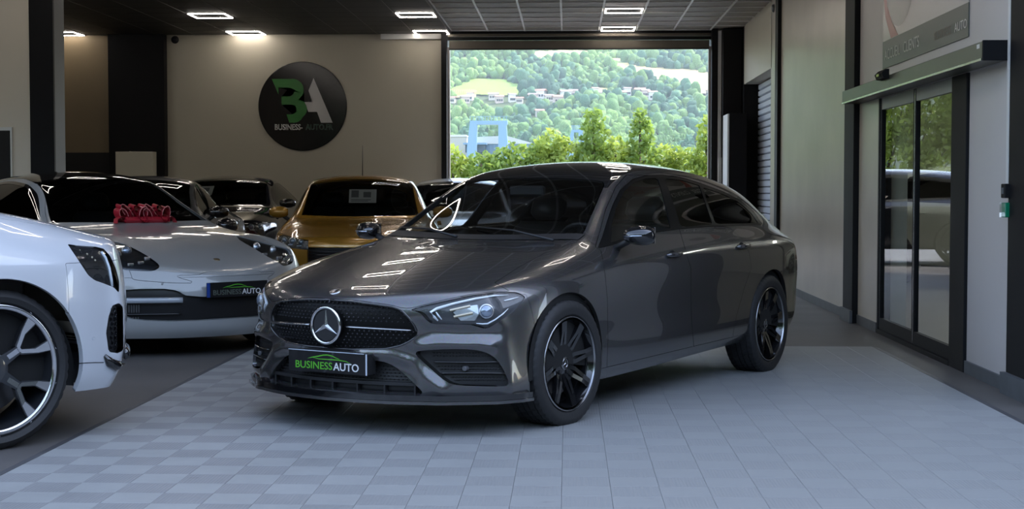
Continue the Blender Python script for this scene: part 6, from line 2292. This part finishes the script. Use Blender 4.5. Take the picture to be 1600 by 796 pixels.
# ---- village houses
M_hw = [mat('house_cream', (0.62, 0.56, 0.48), .8), mat('house_pink', (0.58, 0.46, 0.40), .8), mat('house_white', (0.72, 0.70, 0.66), .8)]
M_roof = [mat('roof_terracotta', (0.34, 0.20, 0.15), .8), mat('roof_grey_brown', (0.24, 0.20, 0.19), .8)]
M_win = mat('dark_window', (0.03, 0.035, 0.04), .2)
ORD = 'first second third fourth fifth sixth seventh eighth ninth tenth eleventh twelfth thirteenth fourteenth fifteenth sixteenth seventeenth eighteenth nineteenth twentieth twenty-first twenty-second twenty-third'.split()
rank_h = np.argsort(np.argsort([h[2] for h in HW]))
for k, (p, w, u, v) in enumerate(HW):
    mpp = p.y / FPX
    ww = w * mpp * 1.0; dd = ww * .7; hh = 3.4 + (k % 3) * .6
    h = thing('house', ['cream', 'pinkish', 'white'][k % 3] + ' house with ' + ['terracotta', 'grey-brown'][k % 2] + ' roof, %s of the village houses counted from the left jamb' % ORD[rank_h[k]], 'house', (p.x, p.y, float(terr(p.x, p.y)) - .5), R(rng.uniform(-25, 25)), 'village houses on the hillside')
    bm = bmesh.new(); add_box(bm, -ww / 2, ww / 2, -dd / 2, dd / 2, -2, hh); bm_obj('walls', bm, M_hw[k % 3], h)
    bm = bmesh.new(); add_prism(bm, [(-dd / 2 - .6, hh), (dd / 2 + .6, hh), (0, hh + dd * .32)], -ww / 2 - .6, ww / 2 + .6, 'X'); bm_obj('roof', bm, M_roof[k % 2], h)
    for x in (-.28, 0, .28):
        for z in (1.2,):
            bm = bmesh.new(); add_box(bm, x * ww - .55, x * ww + .55, -dd / 2 - .06, -dd / 2 - .002, z, z + 1.3); bm_obj('window', bm, M_win, h)

# ---- warehouses and blue portal frames in the valley
YG = 350.0
def vx(u, Y=YG): return at_y(u, 200, Y).x
def vz(v, Y=YG): return at_y(800, v, Y).z
M_blue = mat('pale_blue_steel', (0.22, 0.36, 0.50), .5)
M_bluew = mat('blue_grey_cladding', (0.17, 0.27, 0.37), .5)
M_wroof = mat('white_sheet_roof', (0.62, 0.60, 0.56), .5)
def portal(u0, u1, vt, vb, lab, cw=15, Y=YG, beam=6):
    t = thing('portal_frame', lab, 'steel frame', (vx((u0 + u1) / 2, Y), Y, -9))
    X = lambda u: vx(u, Y) - t.location.x
    Z = lambda v: vz(v, Y) + 9
    for (a, b, sk_) in ((u0, u0 + cw, 5), (u1 - cw, u1, 0)):
        bm = bmesh.new()
        add_prism(bm, [(X(a + sk_), Z(vt)), (X(b + (1 if sk_ else -3)), Z(vt)), (X(b), Z(vb)), (X(b), 0), (X(a), 0), (X(a), Z(vb))], -1.2, 1.2, 'Y')
        bm_obj('leg', bm, M_blue, t)
    bm = bmesh.new(); add_box(bm, X(u0 + 5), X(u1 - 1), -1.1, 1.1, Z(vt + beam), Z(vt)); bm_obj('beam', bm, M_blue, t)
    bm = bmesh.new()
    for vv_ in (vt - .6,):
        for k in range(13):
            xx = X(u0 + 5) + (X(u1) - X(u0 + 5)) * k / 12.5
            add_box(bm, xx - .05, xx + .05, -1.1, -1.0, Z(vt), Z(vt) + 1.0)
        add_box(bm, X(u0 + 5), X(u1 - 1), -1.1, -1.0, Z(vt) + .95, Z(vt) + 1.05)
    bm_obj('railing', bm, M_blue, t)
    return t
portal(730, 794, 189, 232, 'large pale blue steel portal frame rising over the warehouses')
portal(888, 912, 203.5, 222, 'small pale blue portal frame half hidden by the trees', cw=8, beam=4)
w_ = thing('warehouse', 'long blue-grey clad warehouse with white roof below the portal frame', 'warehouse', (vx(775), YG + 14, -9))
X = lambda u: vx(u) - w_.location.x
Z = lambda v: vz(v) + 9
bm = bmesh.new(); add_box(bm, X(727), X(832), -9, 14, 0, Z(224)); bm_obj('walls', bm, M_bluew, w_)
bm = bmesh.new(); add_prism(bm, [(X(742), Z(224)), (X(835), Z(224)), (X(790), Z(211)), (X(742), Z(213))], -9.3, 14.3, 'Y'); bm_obj('roof', bm, M_wroof, w_)
for k in range(18):
    x = X(727) + (X(832) - X(727)) * (k + .5) / 18
    bm = bmesh.new(); add_box(bm, x - .06, x + .06, -9.12, -9.0, 1, Z(225)); bm_obj('cladding_rib', bm, M_blue, w_)
bm = bmesh.new(); add_box(bm, X(726), X(757), -12, -9.01, Z(238), Z(226)); bm_obj('loading_bay', bm, mat('dark_teal_panel', (0.05, 0.10, 0.14), .4), w_)
bm = bmesh.new(); add_box(bm, X(723), X(760), -13, -9.01, Z(225.8), Z(223)); bm_obj('canopy', bm, M_blue, w_)
w2 = thing('warehouse', 'cream warehouse with white roof next to the left jamb', 'warehouse', (vx(712), YG + 20, -9))
X2 = lambda u: vx(u) - w2.location.x
bm = bmesh.new(); add_box(bm, X2(680), X2(724), -8, 12, 0, Z(211)); bm_obj('walls', bm, mat('cream_cladding', (0.50, 0.47, 0.40), .6), w2)
bm = bmesh.new(); add_prism(bm, [(X2(678), Z(211)), (X2(725.5), Z(211)), (X2(722), Z(207.5)), (X2(690), Z(208))], -8.3, 12.3, 'Y'); bm_obj('roof', bm, M_wroof, w2)

# ---- near trees outside the opening, leaves as real blades
def leaf_tree(name, label, x, y, zbase, blobs, leafmat, seed, leaf=.11, dens=260, group=None, trunk_top=None):
    rg = np.random.default_rng(seed)
    t = thing(name, label, 'tree', (x, y, zbase), 0, group)
    A = []
    for (bx, by, bz, rx, ry, rz) in blobs:
        n = int(dens * (rx * ry + ry * rz + rx * rz) / 1.0)
        d = rg.normal(size=(n, 3)); d /= np.linalg.norm(d, axis=1)[:, None]
        rad = rg.uniform(.55, 1.08, (n, 1)) ** .6
        lump = 1 + .22 * np.sin(d[:, :1] * 5 + bx * 3) * np.sin(d[:, 2:] * 6 + by) + .1 * np.sin(d[:, 1:2] * 9)
        p = d * rad * lump * np.array([rx, ry, rz]) + np.array([bx, by, bz - zbase])
        A.append(p)
    A = np.concatenate(A); n = len(A)
    u = rg.normal(size=(n, 3)); u /= np.linalg.norm(u, axis=1)[:, None]
    w = np.cross(u, rg.normal(size=(n, 3))); w /= np.linalg.norm(w, axis=1)[:, None]
    s = rg.uniform(.6, 1.3, (n, 1)) * leaf
    V = np.stack([A - u * s, A + w * s * .5, A + u * s, A - w * s * .5], 1).reshape(-1, 3)
    V[:, 0] -= 0
    F = np.arange(n * 4, dtype=np.int32)
    me = bpy.data.meshes.new('foliage')
    me.vertices.add(n * 4); me.vertices.foreach_set('co', V.ravel().astype(np.float32))
    me.loops.add(n * 4); me.loops.foreach_set('vertex_index', F)
    me.polygons.add(n); me.polygons.foreach_set('loop_start', np.arange(0, n * 4, 4, dtype=np.int32))
    me.materials.append(leafmat); me.update(); me.validate()
    o = bpy.data.objects.new('foliage', me); COL.objects.link(o); o.parent = t; o['kind'] = 'stuff'
    zt_ = max(b[2] for b in blobs) - zbase
    b0 = blobs[0]
    tube('trunk', [(b0[0], b0[1], 0), (b0[0] + .05, b0[1], zt_ * .5), (b0[0], b0[1], zt_)], [.16, .11, .04], mat('bark', (0.09, 0.07, 0.05), .9), t)
    for (bx, by, bz, rx, ry, rz) in blobs:
        tube('branch', [(b0[0], b0[1], (bz - zbase) * .5), (bx, by, bz - zbase)], [.06, .02], MATS['bark'], t, seg=5)
    return t
def translucent_leaf(name, c, tr):
    m = bpy.data.materials.new(name); m.use_nodes = True; nt = m.node_tree
    b = nt.nodes['Principled BSDF']; b.inputs['Base Color'].default_value = (*c, 1); b.inputs['Roughness'].default_value = .45; b.inputs['Specular IOR Level'].default_value = .3
    t = nt.nodes.new('ShaderNodeBsdfTranslucent'); t.inputs[0].default_value = (*tr, 1)
    mi_ = nt.nodes.new('ShaderNodeMixShader'); mi_.inputs[0].default_value = .42
    tc = nt.nodes.new('ShaderNodeTexCoord'); n = nt.nodes.new('ShaderNodeTexNoise'); n.inputs['Scale'].default_value = 1.3; n.inputs['Detail'].default_value = 5
    nt.links.new(tc.outputs['Object'], n.inputs['Vector'])
    ra = nt.nodes.new('ShaderNodeValToRGB'); ra.color_ramp.elements[0].position = .3; ra.color_ramp.elements[1].position = .7
    ra.color_ramp.elements[0].color = (*[k * .65 for k in c], 1); ra.color_ramp.elements[1].color = (*[min(1, k * 1.35) for k in c], 1)
    nt.links.new(n.outputs[0], ra.inputs[0]); nt.links.new(ra.outputs[0], b.inputs['Base Color'])
    nt.links.new(b.outputs[0], mi_.inputs[1]); nt.links.new(t.outputs[0], mi_.inputs[2]); nt.links.new(mi_.outputs[0], nt.nodes['Material Output'].inputs[0])
    return m
ML1 = translucent_leaf('foliage_yellow_green', (0.30, 0.37, 0.09), (0.42, 0.52, 0.10))
ML2 = translucent_leaf('foliage_mid_green', (0.20, 0.28, 0.08), (0.30, 0.42, 0.08))
ML3 = translucent_leaf('foliage_dark_green', (0.07, 0.13, 0.04), (0.10, 0.20, 0.04))
YT = 58.0
def blob(u, v, ru, rv, dy=0.0):
    Y = YT + dy
    p = at_y(u, v, Y); k = Y / FPX
    return (p.x, dy, p.z, ru * k, min(ru, 40) * k * .9, rv * k)
near_t = [
 ('slender tree with pointed crown rising left of centre in the opening', 925, [blob(927, 190, 16, 20), (blob(928, 215, 22, 26)), blob(922, 250, 26, 30)], ML2, 0),
 ('slender dark tree with pointed crown right of centre in the opening', 1000, [blob(1000, 188, 12, 18), blob(1002, 212, 20, 24), blob(1006, 250, 27, 30)], ML2, 0),
 ('rounded bright green bush-like tree in the middle of the opening', 870, [blob(862, 229, 26, 25), blob(885, 246, 30, 28), blob(842, 252, 28, 24), blob(860, 270, 40, 24)], ML1, 1),
 ('low yellow-green tree crown at the left jamb of the opening', 712, [blob(706, 250, 18, 24), blob(712, 275, 24, 24), blob(727, 262, 14, 18)], ML1, 2),
 ('yellow-green tree crown between the left jamb and the round bush', 780, [blob(752, 258, 24, 20), blob(785, 256, 28, 22), blob(815, 250, 28, 26), blob(770, 278, 40, 26)], ML2, 3),
 ('yellow-green tree crown between the two pointed trees', 965, [blob(962, 240, 26, 26), blob(988, 258, 26, 26), blob(940, 258, 28, 26)], ML1, 4),
 ('pale yellow-green tree crown right of the pointed trees', 1055, [blob(1042, 252, 30, 24), blob(1075, 256, 30, 26), blob(1030, 268, 32, 28)], ML1, 5),
 ('tall yellow-green tree at the right jamb of the opening', 1105, [blob(1106, 208, 14, 26), blob(1104, 240, 18, 34), blob(1110, 275, 26, 30)], ML1, 6),
 ('dense hedge-like tree low behind the car roof', 900, [blob(900, 275, 40, 22), blob(850, 285, 40, 20)], ML2, 7),
 ('leafy tree seen mirrored in the glass door, right beyond the opening', 1160, [blob(1150, 230, 40, 50), blob(1220, 220, 50, 60), blob(1190, 270, 60, 50)], ML2, 8),
 ('tall leafy tree left of the opening, hidden by the wall', 640, [blob(640, 200, 40, 60), blob(590, 170, 50, 70), blob(540, 180, 50, 70), blob(490, 190, 50, 70), blob(620, 120, 45, 50), blob(560, 110, 50, 50), blob(600, 250, 60, 45), blob(520, 255, 60, 45)], ML1, 9),
]
for (lab, u, bl, lm, k) in near_t:
    dy = [0, 1, 2, 0, 1, 3, 2, 0, -3, 0, 0][k if k < 11 else 0]
    bl2 = [(b[0], b[1], b[2], b[3], b[4], b[5]) for b in bl]
    leaf_tree('tree', lab, 0, YT + dy * .3, -6.0, bl2, lm, 100 + k, leaf=.135, dens=300)
# trees across the forecourt, behind the viewer: they show only as reflections
for k, (x, h) in enumerate(((-24, 10), (-12, 12), (0, 11), (13, 12), (25, 10))):
    leaf_tree('tree', ['leftmost', 'second', 'middle', 'fourth', 'rightmost'][k] + ' of the five trees standing across the forecourt behind the viewer', x, -20, 0, [(0, 0, h * .62, 5.5, 3.5, h * .42), (3.5, .5, h * .5, 4, 3, h * .3), (-3.5, 0, h * .5, 4, 3, h * .3)], ML3, 300 + k, leaf=.42, dens=22)
# bank below the trees
struct(mesh_obj('embankment', [(-60, 40, -.05), (60, 40, -.05), (90, 75, -8), (-90, 75, -8)], [(0, 1, 2, 3)], M_grassg))

# ---- light summer haze over the valley
hz_m = bpy.data.materials.new('summer_haze'); hz_m.use_nodes = True
nt = hz_m.node_tree; nt.nodes.clear()
ho = nt.nodes.new('ShaderNodeOutputMaterial'); vsn = nt.nodes.new('ShaderNodeVolumeScatter')
vsn.inputs['Color'].default_value = (0.80, 0.90, 1.0, 1); vsn.inputs['Density'].default_value = HAZE; vsn.inputs['Anisotropy'].default_value = 0.2
nt.links.new(vsn.outputs[0], ho.inputs['Volume'])
hzo = box('haze', -420, 420, 120, 1700, -20, 230, hz_m); struct(hzo, 'stuff'); hzo['label'] = 'thin bluish summer haze lying over the valley and hillside'; hzo['category'] = 'haze'
